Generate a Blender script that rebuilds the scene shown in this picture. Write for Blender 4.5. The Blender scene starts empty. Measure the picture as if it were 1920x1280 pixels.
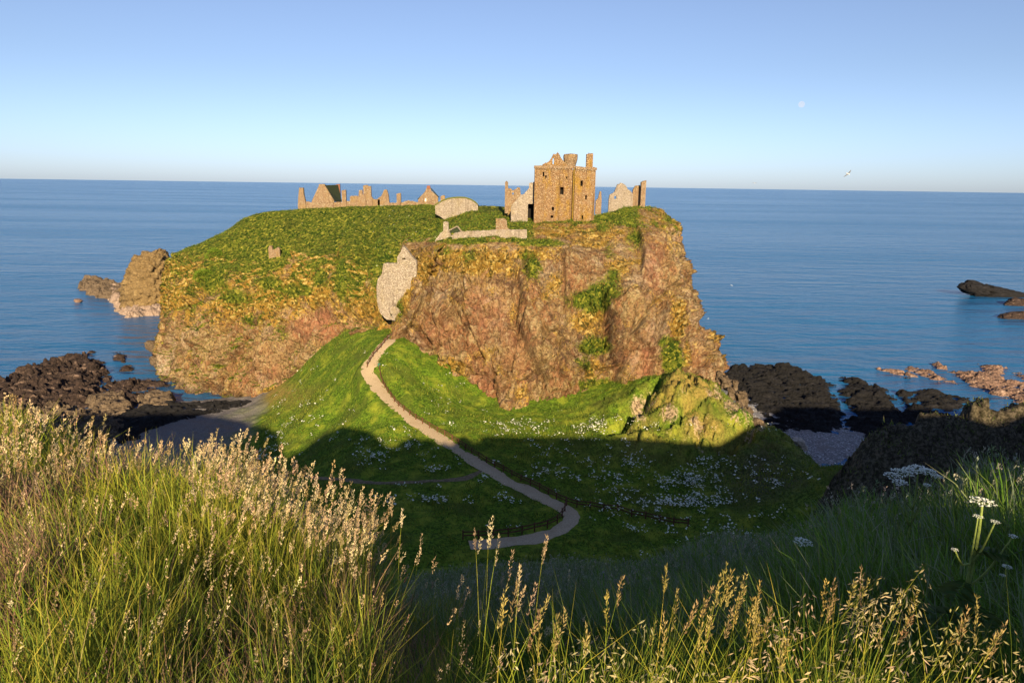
import bpy, math, random
import numpy as np
from mathutils import Matrix, Vector

# ------------------------------------------------------------------ camera
F = 1297.0                                  # focal length in pixels of the 1920 px wide photograph
PITCH = math.atan(291 / F) + 0.0016
ROLL = math.radians(0.8)
CAMZ = 60.0
_f = np.array([0, math.cos(PITCH), -math.sin(PITCH)])
_up = np.array([0, math.sin(PITCH), math.cos(PITCH)])
_r = np.array([1.0, 0, 0])
_c, _s = math.cos(ROLL), math.sin(ROLL)
AX, AY = _c * _r + _s * _up, -_s * _r + _c * _up

def ray(px, py):
    return _f + (px - 960) / F * AX + (640 - py) / F * AY

def W(px, py, y):                           # point on a sight line at forward distance y
    d = ray(px, py)
    return np.array([0, 0, CAMZ]) + d * (y / d[1])

def WZ(px, py, z):                          # point on a sight line at height z
    d = ray(px, py)
    return np.array([0, 0, CAMZ]) + d * ((z - CAMZ) / d[2])

def proj(P):
    q = P - np.array([0, 0, CAMZ])
    dep = np.maximum(q @ _f, 1e-3)
    return 960 + F * (q @ AX) / dep, 640 - F * (q @ AY) / dep

scene = bpy.context.scene
col = scene.collection
cam = bpy.data.cameras.new('camera')
cam.sensor_width = 36
cam.lens = F / 1920 * 36
cam.clip_start = 0.05
cam.clip_end = 400000
camo = bpy.data.objects.new('camera', cam)
col.objects.link(camo)
m = Matrix.Identity(4)
for i in range(3):
    m[i][0], m[i][1], m[i][2] = AX[i], AY[i], -_f[i]
m[2][3] = CAMZ
camo.matrix_world = m
scene.camera = camo

# ------------------------------------------------------------------ sky and sun
SUNV = -ray(823, 822)
SUNV /= np.linalg.norm(SUNV)                # towards the sun (opposite the photographer's shadow)
SUN_EL = math.asin(SUNV[2])
SUN_AZ = math.atan2(SUNV[0], SUNV[1])       # from +Y towards +X
world = bpy.data.worlds.new('World')
scene.world = world
world.use_nodes = True
wt = world.node_tree
sky = wt.nodes.new('ShaderNodeTexSky')
sky.sky_type = 'NISHITA'
sky.sun_disc = False
sky.sun_elevation = SUN_EL
sky.sun_rotation = SUN_AZ
sky.altitude = 0
sky.air_density = 1.0
sky.dust_density = 0.4
sky.ozone_density = 5.0
tint = wt.nodes.new('ShaderNodeMix'); tint.data_type = 'RGBA'; tint.blend_type = 'MULTIPLY'; tint.inputs[0].default_value = 1.0
wt.links.new(sky.outputs[0], tint.inputs[6]); tint.inputs[7].default_value = (0.95, 0.93, 1.17, 1)   # cool white balance
tc = wt.nodes.new('ShaderNodeTexCoord'); sx = wt.nodes.new('ShaderNodeSeparateXYZ'); wt.links.new(tc.outputs['Generated'], sx.inputs[0])
mr = wt.nodes.new('ShaderNodeMapRange'); mr.interpolation_type = 'SMOOTHSTEP'; mr.inputs[1].default_value = 0.0; mr.inputs[2].default_value = 0.16
wt.links.new(sx.outputs[2], mr.inputs[0])
tm = wt.nodes.new('ShaderNodeMix'); tm.data_type = 'RGBA'; tm.inputs[6].default_value = (1.03, 1.13, 1.52, 1); tm.inputs[7].default_value = (0.93, 0.975, 1.13, 1)   # cool marine air low down
wt.links.new(mr.outputs[0], tm.inputs[0]); wt.links.new(tm.outputs[2], tint.inputs[7])
hs = wt.nodes.new('ShaderNodeHueSaturation'); hs.inputs['Saturation'].default_value = 0.80
wt.links.new(tint.outputs[2], hs.inputs['Color'])
wt.links.new(hs.outputs[0], wt.nodes['Background'].inputs[0])
wt.nodes['Background'].inputs[1].default_value = 0.058
sun = bpy.data.lights.new('sun', 'SUN')
sun.energy = 5.0
sun.angle = math.radians(0.5)
sun.color = (1.0, 0.79, 0.46)
suno = bpy.data.objects.new('sun', sun)
suno.rotation_euler = Vector(SUNV).to_track_quat('Z', 'Y').to_euler()
col.objects.link(suno)
vs = scene.view_settings
vs.view_transform = 'Standard'
vs.look = 'None'
vs.exposure = 1.0
vs.gamma = 1.0

rng = np.random.default_rng(7)
random.seed(7)

# ------------------------------------------------------------------ noise
def _hash(ix, iy, iz, seed):
    h = (ix.astype(np.int64) * 374761393 + iy.astype(np.int64) * 668265263 + iz.astype(np.int64) * 2147483647 + seed * 974711) & 0x7fffffff
    h = ((h ^ (h >> 13)) * 1274126177) & 0x7fffffff
    h = ((h ^ (h >> 16)) * 60493) & 0x7fffffff
    return (h & 0xffff) / 65535.0

def vnoise(P, seed=0):                      # value noise in -1..1
    P = np.asarray(P, float)
    i = np.floor(P).astype(np.int64)
    f = P - i
    f = f * f * f * (f * (f * 6 - 15) + 10)
    out = np.zeros(len(P))
    for dx in (0, 1):
        wx = f[:, 0] if dx else 1 - f[:, 0]
        for dy in (0, 1):
            wy = f[:, 1] if dy else 1 - f[:, 1]
            for dz in (0, 1):
                wz = f[:, 2] if dz else 1 - f[:, 2]
                out += wx * wy * wz * _hash(i[:, 0] + dx, i[:, 1] + dy, i[:, 2] + dz, seed)
    return out * 2 - 1

_R = np.array([[0.36, 0.48, -0.8], [-0.8, 0.6, 0.0], [0.48, 0.64, 0.6]])

def fbm(P, scale, octv=4, seed=0, gain=0.5, ridged=False):
    Q = np.asarray(P, float) / scale
    a, tot, out = 1.0, 0.0, np.zeros(len(Q))
    for k in range(octv):
        n = vnoise(Q, seed + k)
        out += a * ((1 - 2 * np.abs(n)) if ridged else n)
        tot += a
        a *= gain
        Q = (Q @ _R.T) * 2.03 + 17.3
    return out / tot

def facet(P, scale, seed=0, tilt=0.9):
    """Broken-rock relief: every irregular cell is a tilted flat; returns height, cell value, crack distance."""
    Q = np.asarray(P, float) / scale
    i0 = np.floor(Q).astype(np.int64)
    n = len(Q); f1 = np.full(n, 9.0); f2 = np.full(n, 9.0)
    val = np.zeros(n); off = np.zeros((n, 3)); cid = np.zeros((n, 3), np.int64)
    for dx in (-1, 0, 1):
        for dy in (-1, 0, 1):
            for dz in (-1, 0, 1):
                c = i0 + np.array([dx, dy, dz])
                jit = np.stack([_hash(c[:, 0], c[:, 1], c[:, 2], seed + k) for k in (1, 2, 3)], 1)
                dv = Q - (c + jit)
                d2 = (dv * dv).sum(1)
                b = d2 < f1
                f2 = np.where(b, f1, np.minimum(f2, d2)); f1 = np.where(b, d2, f1)
                off[b] = dv[b]; cid[b] = c[b]
    h = _hash(cid[:, 0], cid[:, 1], cid[:, 2], seed + 9)
    g = np.stack([_hash(cid[:, 0], cid[:, 1], cid[:, 2], seed + k) for k in (11, 12, 13)], 1) * 2 - 1
    return (h * 2 - 1) * 0.6 + (off * g).sum(1) * tilt, h, np.sqrt(f2) - np.sqrt(f1)

def sstep(a, b, x):
    t = np.clip((x - a) / (b - a), 0, 1)
    return t * t * (3 - 2 * t)

# ------------------------------------------------------------------ mesh helpers
def mesh_np(name, V, quads=None, tris=None, mat=None, parent=None, smooth=False, attrs=None, cols=None):
    me = bpy.data.meshes.new(name)
    V = np.asarray(V, np.float32)
    nq = 0 if quads is None else len(quads)
    nt = 0 if tris is None else len(tris)
    me.vertices.add(len(V))
    me.vertices.foreach_set('co', V.ravel())
    me.loops.add(nq * 4 + nt * 3)
    me.polygons.add(nq + nt)
    lv, ls = [], []
    if nq:
        lv.append(np.asarray(quads, np.int32).ravel())
        ls.append(np.arange(nq, dtype=np.int32) * 4)
    if nt:
        lv.append(np.asarray(tris, np.int32).ravel())
        ls.append(nq * 4 + np.arange(nt, dtype=np.int32) * 3)
    me.loops.foreach_set('vertex_index', np.concatenate(lv))
    me.polygons.foreach_set('loop_start', np.concatenate(ls))
    if smooth:
        me.polygons.foreach_set('use_smooth', np.ones(nq + nt, bool))
    me.update(calc_edges=True)
    for k, a in (attrs or {}).items():
        at = me.attributes.new(k, 'FLOAT', 'POINT')
        at.data.foreach_set('value', np.asarray(a, np.float32))
    if cols is not None:
        at = me.attributes.new('Col', 'FLOAT_COLOR', 'POINT')
        c4 = np.ones((len(V), 4), np.float32)
        c4[:, :3] = cols
        at.data.foreach_set('color', c4.ravel())
    if mat:
        me.materials.append(mat)
    o = bpy.data.objects.new(name, me)
    col.objects.link(o)
    if parent:
        o.parent = parent
    return o

def grid_quads(nu, nv):                     # vertex index = u*nv + v
    u, v = np.meshgrid(np.arange(nu - 1), np.arange(nv - 1), indexing='ij')
    a = (u * nv + v).ravel()
    return np.stack([a, a + nv, a + nv + 1, a + 1], 1)

def tag(o, label=None, cat=None, group=None, kind=None):
    if label: o['label'] = label
    if cat: o['category'] = cat
    if group: o['group'] = group
    if kind: o['kind'] = kind
    return o

def thing(name, label, cat, loc=(0, 0, 0), group=None):
    o = bpy.data.objects.new(name, None)
    o.empty_display_size = 0.5
    o.location = loc
    col.objects.link(o)
    return tag(o, label, cat, group)

class MB:                                   # collects simple solids for ONE mesh object
    def __init__(s): s.v, s.f = [], []
    def hexa(s, p):                         # 8 points: bottom ring then top ring
        n = len(s.v); s.v += [tuple(map(float, q)) for q in p]
        for q in ((0, 3, 2, 1), (4, 5, 6, 7), (0, 1, 5, 4), (1, 2, 6, 5), (2, 3, 7, 6), (3, 0, 4, 7)):
            s.f.append([n + i for i in q])
    def box(s, x0, x1, y0, y1, z0, z1):
        s.hexa([(x0, y0, z0), (x1, y0, z0), (x1, y1, z0), (x0, y1, z0), (x0, y0, z1), (x1, y0, z1), (x1, y1, z1), (x0, y1, z1)])
    def bar(s, a, b, w, h, up=(0, 0, 1)):
        a, b = Vector(a), Vector(b)
        d = (b - a).normalized(); sd = d.cross(Vector(up))
        if sd.length < 1e-4: sd = Vector((1, 0, 0))
        sd = sd.normalized() * w / 2; u = sd.cross(d).normalized() * h / 2
        s.hexa([a - sd - u, a + sd - u, b + sd - u, b - sd - u, a - sd + u, a + sd + u, b + sd + u, b - sd + u])
    def tube(s, pts, rad, n=6):
        base = len(s.v)
        for k, p in enumerate(pts):
            p = Vector(p)
            d = (Vector(pts[min(k + 1, len(pts) - 1)]) - Vector(pts[max(k - 1, 0)])).normalized()
            a = d.orthogonal().normalized(); b = d.cross(a)
            r = rad[k] if hasattr(rad, '__len__') else rad
            for j in range(n):
                t = 2 * math.pi * j / n
                s.v.append(tuple(p + (a * math.cos(t) + b * math.sin(t)) * r))
        for k in range(len(pts) - 1):
            for j in range(n):
                s.f.append([base + k * n + j, base + k * n + (j + 1) % n, base + (k + 1) * n + (j + 1) % n, base + (k + 1) * n + j])
        s.f.append([base + j for j in range(n)][::-1]); s.f.append([base + (len(pts) - 1) * n + j for j in range(n)])
    def face(s, pts):
        n = len(s.v); s.v += [tuple(map(float, q)) for q in pts]; s.f.append(list(range(n, n + len(pts))))
    def build(s, name, mat, parent=None, smooth=False):
        me = bpy.data.meshes.new(name)
        me.from_pydata(s.v, [], s.f); me.update()
        if mat: me.materials.append(mat)
        if smooth: me.polygons.foreach_set('use_smooth', [True] * len(me.polygons))
        o = bpy.data.objects.new(name, me); col.objects.link(o)
        if parent:
            o.parent = parent
            pl, q_ = Vector((0, 0, 0)), parent
            while q_: pl += Vector(q_.location); q_ = q_.parent
            if pl.length > 0: me.transform(Matrix.Translation(-pl))
        return o

# ------------------------------------------------------------------ materials
class NT:
    def __init__(s, name):
        s.m = bpy.data.materials.new(name); s.m.use_nodes = True
        s.t = s.m.node_tree; s.n = s.t.nodes; s.b = s.n['Principled BSDF']
    def new(s, t, **kw):
        nd = s.n.new(t)
        for k, v in kw.items():
            if hasattr(nd, k): setattr(nd, k, v)
        return nd
    def set(s, sock, v):
        if isinstance(v, bpy.types.NodeSocket): s.t.links.new(v, sock)
        elif isinstance(v, tuple) and len(v) == 3 and sock.type == 'RGBA': sock.default_value = (*v, 1)
        else: sock.default_value = v
    def coord(s, scale=(1, 1, 1), rot=(0, 0, 0)):
        g = s.new('ShaderNodeNewGeometry'); mp = s.new('ShaderNodeMapping')
        mp.inputs['Scale'].default_value = scale; mp.inputs['Rotation'].default_value = rot
        s.t.links.new(g.outputs['Position'], mp.inputs[0]); return mp.outputs[0]
    def noise(s, scale, detail=6, rough=0.6, vec=None, dist=0):
        nd = s.new('ShaderNodeTexNoise'); nd.inputs['Scale'].default_value = scale
        nd.inputs['Detail'].default_value = detail; nd.inputs['Roughness'].default_value = rough
        nd.inputs['Distortion'].default_value = dist
        s.t.links.new(vec if vec else s.coord(), nd.inputs['Vector']); return nd.outputs[0]
    def voro(s, scale, feature='F1', vec=None, out=0):
        nd = s.new('ShaderNodeTexVoronoi', feature=feature); nd.inputs['Scale'].default_value = scale
        s.t.links.new(vec if vec else s.coord(), nd.inputs['Vector']); return nd.outputs[out]
    def ramp(s, fac, a, b, va=0.0, vb=1.0):
        nd = s.new('ShaderNodeMapRange', interpolation_type='SMOOTHSTEP')
        s.set(nd.inputs[0], fac)
        for i, v in zip((1, 2, 3, 4), (a, b, va, vb)): nd.inputs[i].default_value = v
        return nd.outputs[0]
    def mix(s, fac, a, b, mode='MIX'):
        nd = s.new('ShaderNodeMix', data_type='RGBA', blend_type=mode)
        s.set(nd.inputs[0], fac); s.set(nd.inputs[6], a); s.set(nd.inputs[7], b); return nd.outputs[2]
    def math(s, op, a, b=0.0):
        nd = s.new('ShaderNodeMath', operation=op); s.set(nd.inputs[0], a); s.set(nd.inputs[1], b); return nd.outputs[0]
    def attr(s, name, out=2):
        nd = s.new('ShaderNodeAttribute', attribute_name=name); return nd.outputs[out]
    def bump(s, h, strength, dist):
        nd = s.new('ShaderNodeBump'); nd.inputs['Strength'].default_value = strength; nd.inputs['Distance'].default_value = dist
        s.set(nd.inputs['Height'], h); return nd.outputs[0]
    def done(s, color=None, rough=0.9, normal=None, spec=0.2):
        if color is not None: s.set(s.b.inputs['Base Color'], color)
        s.set(s.b.inputs['Roughness'], rough); s.set(s.b.inputs['Specular IOR Level'], spec)
        if normal is not None: s.set(s.b.inputs['Normal'], normal)
        return s.m

def rock_grass_material(name):
    n = NT(name)
    big = n.noise(0.09, 5, 0.6); mid = n.noise(0.5, 6, 0.65); fine = n.noise(2.6, 6, 0.7)
    cs = n.coord((0.5, 0.5, 0.16), (0.35, 0.25, 0.0)); strata = n.noise(0.9, 5, 0.7, cs)
    cell = n.attr('cell')
    big2 = n.noise(0.16, 4, 0.6, n.coord((1, 1, 0.5)))
    rock = n.mix(n.ramp(big, 0.42, 0.58), (0.17, 0.09, 0.040), (0.25, 0.17, 0.08))
    rock = n.mix(n.ramp(big2, 0.50, 0.62), rock, (0.29, 0.215, 0.15))
    rock = n.mix(n.ramp(big2, 0.46, 0.34), rock, (0.25, 0.12, 0.06))
    rock = n.mix(n.ramp(strata, 0.50, 0.68, 0, 0.6), rock, (0.25, 0.125, 0.075))
    rock = n.mix(n.ramp(cell, 0.30, 0.20), rock, (0.105, 0.06, 0.038))
    rock = n.mix(n.ramp(cell, 0.62, 0.80), rock, (0.30, 0.22, 0.115))
    rock = n.mix(n.ramp(mid, 0.54, 0.72), rock, (0.32, 0.24, 0.125))
    lich = n.noise(4.5, 4, 0.75)
    rock = n.mix(n.ramp(lich, 0.56, 0.66), rock, (0.46, 0.37, 0.21))
    rock = n.mix(n.ramp(fine, 0.49, 0.38), rock, (0.05, 0.03, 0.018))
    rock = n.mix(n.math('MULTIPLY', n.attr('red'), 0.8), rock, n.mix(n.ramp(fine, 0.35, 0.65), (0.27, 0.105, 0.065), (0.36, 0.16, 0.10)))
    rock = n.mix(n.attr('pale'), rock, n.mix(n.ramp(fine, 0.35, 0.65), (0.42, 0.34, 0.27), (0.58, 0.5, 0.42)))
    rock = n.mix(n.attr('wet'), rock, n.mix(n.ramp(fine, 0.35, 0.65), (0.045, 0.032, 0.022), (0.13, 0.09, 0.065)))
    def cellv(scale, vec=None):
        vn = n.new('ShaderNodeTexVoronoi'); vn.inputs['Scale'].default_value = scale
        dn = n.new('ShaderNodeTexNoise'); dn.inputs['Scale'].default_value = scale * 0.9; dn.inputs['Detail'].default_value = 3
        n.t.links.new(vec if vec else n.coord(), dn.inputs['Vector'])
        ad = n.new('ShaderNodeVectorMath', operation='MULTIPLY_ADD'); n.t.links.new(dn.outputs['Color'], ad.inputs[0]); ad.inputs[1].default_value = (0.9 / scale,) * 3
        n.t.links.new(vec if vec else n.coord(), ad.inputs[2]); n.t.links.new(ad.outputs[0], vn.inputs['Vector'])
        sp = n.new('ShaderNodeSeparateColor'); n.t.links.new(vn.outputs['Color'], sp.inputs[0]); return sp.outputs
    cv = cellv(2.3, n.coord((1, 1, 0.6), (0.3, 0.35, 0)))
    rock = n.mix(n.math('MULTIPLY', n.ramp(cv[0], 0.30, 0.20), 0.55), rock, (0.060, 0.036, 0.020))
    rock = n.mix(n.math('MULTIPLY', n.ramp(cv[1], 0.72, 0.80), n.ramp(mid, 0.45, 0.65, 0.08, 0.6)), rock, (0.42, 0.33, 0.20))
    rock = n.mix(n.math('MULTIPLY', n.ramp(cv[2], 0.74, 0.82), 0.3), rock, (0.25, 0.12, 0.07))
    tv = cellv(1.6)
    dry = n.mix(n.ramp(fine, 0.38, 0.62), (0.14, 0.078, 0.016), (0.37, 0.225, 0.05))
    dry = n.mix(n.ramp(mid, 0.5, 0.75), dry, (0.24, 0.20, 0.045))
    grn = n.mix(n.ramp(fine, 0.38, 0.62), (0.022, 0.042, 0.006), (0.115, 0.145, 0.017))
    grn = n.mix(n.ramp(mid, 0.46, 0.68), grn, (0.175, 0.175, 0.025))
    grn = n.mix(n.ramp(big, 0.52, 0.68), grn, (0.085, 0.095, 0.014))
    grn = n.mix(n.ramp(tv[0], 0.38, 0.30), grn, (0.022, 0.042, 0.006)); grn = n.mix(n.ramp(tv[1], 0.80, 0.86), grn, (0.24, 0.23, 0.035))
    dry = n.mix(n.ramp(tv[0], 0.30, 0.24), dry, (0.07, 0.055, 0.014)); dry = n.mix(n.ramp(tv[1], 0.80, 0.86), dry, (0.44, 0.32, 0.11))
    dm = n.ramp(n.math('ADD', n.attr('dry'), n.math('MULTIPLY', n.math('SUBTRACT', fine, 0.5), 1.3)), 0.40, 0.60)
    gm = n.ramp(n.math('ADD', n.attr('green'), n.math('MULTIPLY', n.math('SUBTRACT', fine, 0.5), 1.1)), 0.40, 0.60)
    c = n.mix(gm, n.mix(dm, rock, dry), grn)
    h = n.math('ADD', n.math('MULTIPLY', mid, 1.0), n.math('MULTIPLY', fine, 0.5))
    h = n.math('ADD', h, n.math('MULTIPLY', strata, 1.0))
    return n.done(c, 0.95, n.bump(h, 0.9, 0.8), 0.1)

def ground_material():
    n = NT('ground_turf')
    mid = n.noise(0.35, 5, 0.6); fine = n.noise(2.2, 6, 0.7); peb = n.voro(5.0)
    g = n.mix(n.ramp(fine, 0.36, 0.64), (0.03, 0.065, 0.007), (0.14, 0.225, 0.018))
    g = n.mix(n.ramp(mid, 0.46, 0.68), g, (0.24, 0.275, 0.028))
    g = n.mix(n.ramp(n.noise(0.13, 4, 0.6), 0.50, 0.66), g, (0.09, 0.12, 0.018))
    g = n.mix(n.attr('dry'), g, n.mix(n.ramp(fine, 0.3, 0.7), (0.17, 0.12, 0.035), (0.36, 0.26, 0.075)))
    rk = n.mix(n.ramp(fine, 0.40, 0.60), (0.10, 0.07, 0.045), (0.40, 0.30, 0.20))
    g = n.mix(n.ramp(n.math('ADD', n.attr('rock'), n.math('MULTIPLY', n.math('SUBTRACT', fine, 0.5), 1.2)), 0.4, 0.6), g, rk)
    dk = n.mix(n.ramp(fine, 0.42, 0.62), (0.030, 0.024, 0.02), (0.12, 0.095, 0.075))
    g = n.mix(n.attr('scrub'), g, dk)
    bch = n.mix(n.ramp(peb, 0.0, 0.5), (0.44, 0.43, 0.45), (0.20, 0.19, 0.20))
    bch = n.mix(n.ramp(fine, 0.52, 0.62), bch, (0.55, 0.54, 0.56)); bch = n.mix(n.ramp(fine, 0.46, 0.36), bch, (0.12, 0.115, 0.12))
    bch = n.mix(n.ramp(mid, 0.5, 0.7), bch, (0.24, 0.22, 0.22))
    bch = n.mix(n.attr('beach_shade'), bch, n.mix(n.ramp(peb, 0.0, 0.5), (0.36, 0.33, 0.33), (0.17, 0.155, 0.155)))  # left beach: shade put into the pebble colour
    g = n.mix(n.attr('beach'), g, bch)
    g = n.mix(n.attr('thatch'), g, n.mix(n.ramp(n.noise(14, 5, 0.7), 0.35, 0.65), (0.035, 0.032, 0.012), (0.13, 0.10, 0.045)))
    h = n.math('ADD', mid, n.math('MULTIPLY', fine, 0.5))
    return n.done(g, 0.95, n.bump(h, 0.8, 0.5), 0.1)

def stone_material(name, a, b, lich=(0.42, 0.26, 0.05), amount=0.5, pale=(0.5, 0.42, 0.33), sc=2.7):
    n = NT(name)
    cs = n.coord((1.0, 1.0, 1.9))
    cell = n.new('ShaderNodeTexVoronoi'); cell.inputs['Scale'].default_value = sc
    n.t.links.new(cs, cell.inputs['Vector'])
    edge = n.voro(sc, 'DISTANCE_TO_EDGE', cs)
    sep = n.new('ShaderNodeSeparateColor'); n.t.links.new(cell.outputs['Color'], sep.inputs[0])
    fine = n.noise(3.5, 6, 0.7); mid = n.noise(0.45, 5, 0.65, n.coord((1, 1, 0.45)))
    c = n.mix(sep.outputs[0], a, b)
    c = n.mix(n.ramp(sep.outputs[1], 0.55, 0.95), c, pale)
    c = n.mix(n.math('MULTIPLY', n.ramp(mid, 0.48, 0.66), amount), c, lich)
    streak = n.noise(0.9, 5, 0.65, n.coord((1.6, 1.6, 0.12)))
    c = n.mix(n.math('MULTIPLY', n.ramp(streak, 0.52, 0.70), 0.7), c, tuple(x * 0.5 for x in a))
    c = n.mix(n.ramp(fine, 0.46, 0.32), c, tuple(x * 0.45 for x in a))
    c = n.mix(n.ramp(edge, 0.09, 0.02), c, tuple(x * 0.55 for x in a))
    h = n.math('ADD', n.ramp(edge, 0.0, 0.14), n.math('MULTIPLY', fine, 1.3))
    return n.done(c, 0.95, n.bump(h, 0.8, 0.25), 0.1)

M = {}
M['rock'] = rock_grass_material('headland_rock_and_turf')
M['ground'] = ground_material()
M['keep'] = stone_material('keep_sandstone', (0.33, 0.195, 0.105), (0.45, 0.285, 0.155), (0.46, 0.27, 0.03), 0.75, (0.5, 0.37, 0.24))
M['ruin'] = stone_material('ruin_sandstone', (0.34, 0.22, 0.14), (0.46, 0.32, 0.21), (0.42, 0.27, 0.07), 0.4, (0.52, 0.42, 0.30))
M['rubble'] = stone_material('pale_rubble', (0.42, 0.34, 0.28), (0.58, 0.48, 0.41), (0.46, 0.36, 0.16), 0.35, (0.68, 0.60, 0.52), 3.6)

def plain(name, c, rough=0.9, var=0.35, scale=6.0, spec=0.2):
    n = NT(name); f = n.noise(scale, 4, 0.6)
    cc = n.mix(n.ramp(f, 0.3, 0.7), tuple(x * (1 - var) for x in c), tuple(x * (1 + var) for x in c))
    return n.done(cc, rough, n.bump(f, 0.4, 0.05), spec)

M['slate'] = plain('mossy_slate', (0.03, 0.04, 0.022))
M['redroof'] = plain('red_brown_wall', (0.22, 0.09, 0.06))
M['dark'] = plain('unlit_interior_black', (0.012, 0.010, 0.009))  # near-black paint standing in for unlit insides
M['wood'] = plain('weathered_fence_wood', (0.105, 0.05, 0.028), var=0.4, scale=9)
M['greenplastic'] = plain('green_painted_metal', (0.05, 0.16, 0.10), 0.5)
M['white'] = plain('white_painted_sign', (0.75, 0.76, 0.75), 0.5, 0.06)
M['shrub'] = plain('bright_shrub_leaf', (0.16, 0.25, 0.03), 0.7, 0.4, 3)

def path_material():
    n = NT('gravel_path'); f = n.noise(6, 5, 0.7); mdl = n.noise(0.6, 4, 0.6)
    c = n.mix(n.ramp(f, 0.3, 0.7), (0.36, 0.27, 0.17), (0.54, 0.42, 0.29))
    c = n.mix(n.ramp(mdl, 0.5, 0.75), c, (0.40, 0.30, 0.19))
    return n.done(c, 0.95, n.bump(f, 0.5, 0.04), 0.1)
M['path'] = path_material()
M['dirt'] = plain('trodden_earth', (0.17, 0.13, 0.075), var=0.4, scale=2.5)

def reef_material(name, a, b, c3):
    n = NT(name); fine = n.noise(1.9, 6, 0.75); mid = n.noise(0.3, 5, 0.6)
    st = n.noise(0.8, 5, 0.7, n.coord((0.35, 1.3, 1), (0, 0, 0.55)))
    c = n.mix(n.ramp(fine, 0.35, 0.65), a, b)
    c = n.mix(n.ramp(st, 0.52, 0.72), c, c3)
    h = n.math('ADD', n.math('MULTIPLY', st, 1.4), fine)
    return n.done(c, 0.8, n.bump(h, 0.9, 0.6), 0.25)
M['reef'] = reef_material('dark_weedy_reef', (0.006, 0.006, 0.008), (0.016, 0.015, 0.018), (0.032, 0.030, 0.036))
M['stack'] = reef_material('ochre_stack_rock', (0.10, 0.065, 0.035), (0.28, 0.19, 0.085), (0.36, 0.26, 0.13))
M['pale_slab'] = reef_material('pale_tide_rock', (0.22, 0.15, 0.12), (0.44, 0.33, 0.27), (0.5, 0.40, 0.34))
M['reef_red'] = reef_material('reddish_weed_rock', (0.016, 0.010, 0.010), (0.065, 0.042, 0.036), (0.24, 0.165, 0.135))
M['reef_pink'] = reef_material('pink_sunlit_reef', (0.10, 0.065, 0.055), (0.34, 0.21, 0.165), (0.46, 0.33, 0.27))
M['slab'] = reef_material('tan_slab_rock', (0.06, 0.042, 0.03), (0.20, 0.145, 0.10), (0.30, 0.225, 0.16))
M['boulder'] = plain('pale_boulder', (0.5, 0.42, 0.36), var=0.3, scale=2)

def sea_material():
    n = NT('sea_water')
    g = n.new('ShaderNodeNewGeometry')
    b1 = n.noise(0.30, 3, 0.55, n.coord((0.45, 1.0, 1), (0, 0, 0.12)))
    b2 = n.noise(1.5, 3, 0.6, n.coord((0.5, 1.0, 1), (0, 0, -0.2)))
    b3 = n.noise(0.035, 3, 0.55, n.coord((0.35, 1.0, 1), (0, 0, 0.08)))
    b4 = n.noise(0.10, 3, 0.55, n.coord((0.3, 1.0, 1), (0, 0, -0.06)))
    b1 = n.math('ADD', b1, n.math('MULTIPLY', b4, 2.6))
    h = n.math('ADD', n.math('ADD', n.math('MULTIPLY', b1, 1.0), n.math('MULTIPLY', b2, 0.22)), n.math('MULTIPLY', b3, 5.0))
    slick = n.noise(0.0045, 6, 0.6, n.coord((0.16, 1.0, 1), (0, 0, -0.05)))
    base = n.mix(n.ramp(slick, 0.4, 0.62), (0.009, 0.090, 0.24), (0.013, 0.110, 0.275))
    nb = n.new('ShaderNodeBump'); nb.inputs['Strength'].default_value = 1.0; nb.inputs['Distance'].default_value = 0.9
    n.set(nb.inputs['Height'], h)
    n.b.inputs['IOR'].default_value = 1.33
    return n.done(base, n.ramp(slick, 0.4, 0.62, 0.2, 0.26), nb.outputs[0], 0.35)
M['sea'] = sea_material()

def leaf_material(name, trans=0.35, rough=0.65):
    n = NT(name)
    c = n.attr('Col', 0)
    tr = n.new('ShaderNodeBsdfTranslucent'); n.set(tr.inputs[0], c)
    n.done(c, rough, None, 0.25)
    mx = n.new('ShaderNodeMixShader'); mx.inputs[0].default_value = trans
    n.t.links.new(n.b.outputs[0], mx.inputs[1]); n.t.links.new(tr.outputs[0], mx.inputs[2])
    n.t.links.new(mx.outputs[0], n.n['Material Output'].inputs[0])
    return n.m
M['leaf'] = leaf_material('grass_blade')
M['petal'] = leaf_material('flower_petal', 0.25)

def blob(px, py, items):
    out = np.zeros(len(px))
    for x, y, rx, ry, w in items:
        out = np.maximum(out, w * np.exp(-(((px - x) / rx) ** 2 + ((py - y) / ry) ** 2)))
    return out

# ------------------------------------------------------------------ terrain heights
CTRL = [  # photograph x, y, forward distance
    (735, 632, 149), (690, 690, 135), (720, 740, 127), (770, 785, 119), (830, 825, 112), (930, 890, 101), (1030, 940, 93), (1080, 965, 88), (1040, 1000, 83), (940, 1015, 80),
    (650, 628, 166), (590, 663, 170), (520, 730, 175), (500, 775, 163), (600, 720, 150), (640, 780, 132),
    (600, 860, 115), (560, 800, 133), (700, 905, 98), (850, 960, 88), (750, 960, 87), (620, 910, 98), (650, 960, 85), (500, 830, 138),
    (800, 720, 137), (900, 775, 131), (1000, 790, 128), (1100, 770, 132), (1100, 820, 119), (1150, 810, 120), (1200, 900, 104), (1300, 900, 104), (1300, 950, 96), (1150, 950, 92),
    (1200, 1010, 82), (1400, 960, 92), (1350, 850, 114), (1400, 900, 101), (930, 700, 150), (1100, 700, 155), (830, 650, 160),
    (1180, 790, 122), (1250, 740, 124), (1290, 706, 127), (1335, 727, 129), (1320, 780, 119), (1250, 800, 117), (1380, 765, 128), (1440, 797, 121), (1440, 850, 110), (1490, 830, 119), (1520, 862, 110), (1500, 900, 100), (1560, 868, 99), (1600, 872, 96), (1530, 880, 98),
]
CW = [W(*c) for c in CTRL]
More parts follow.
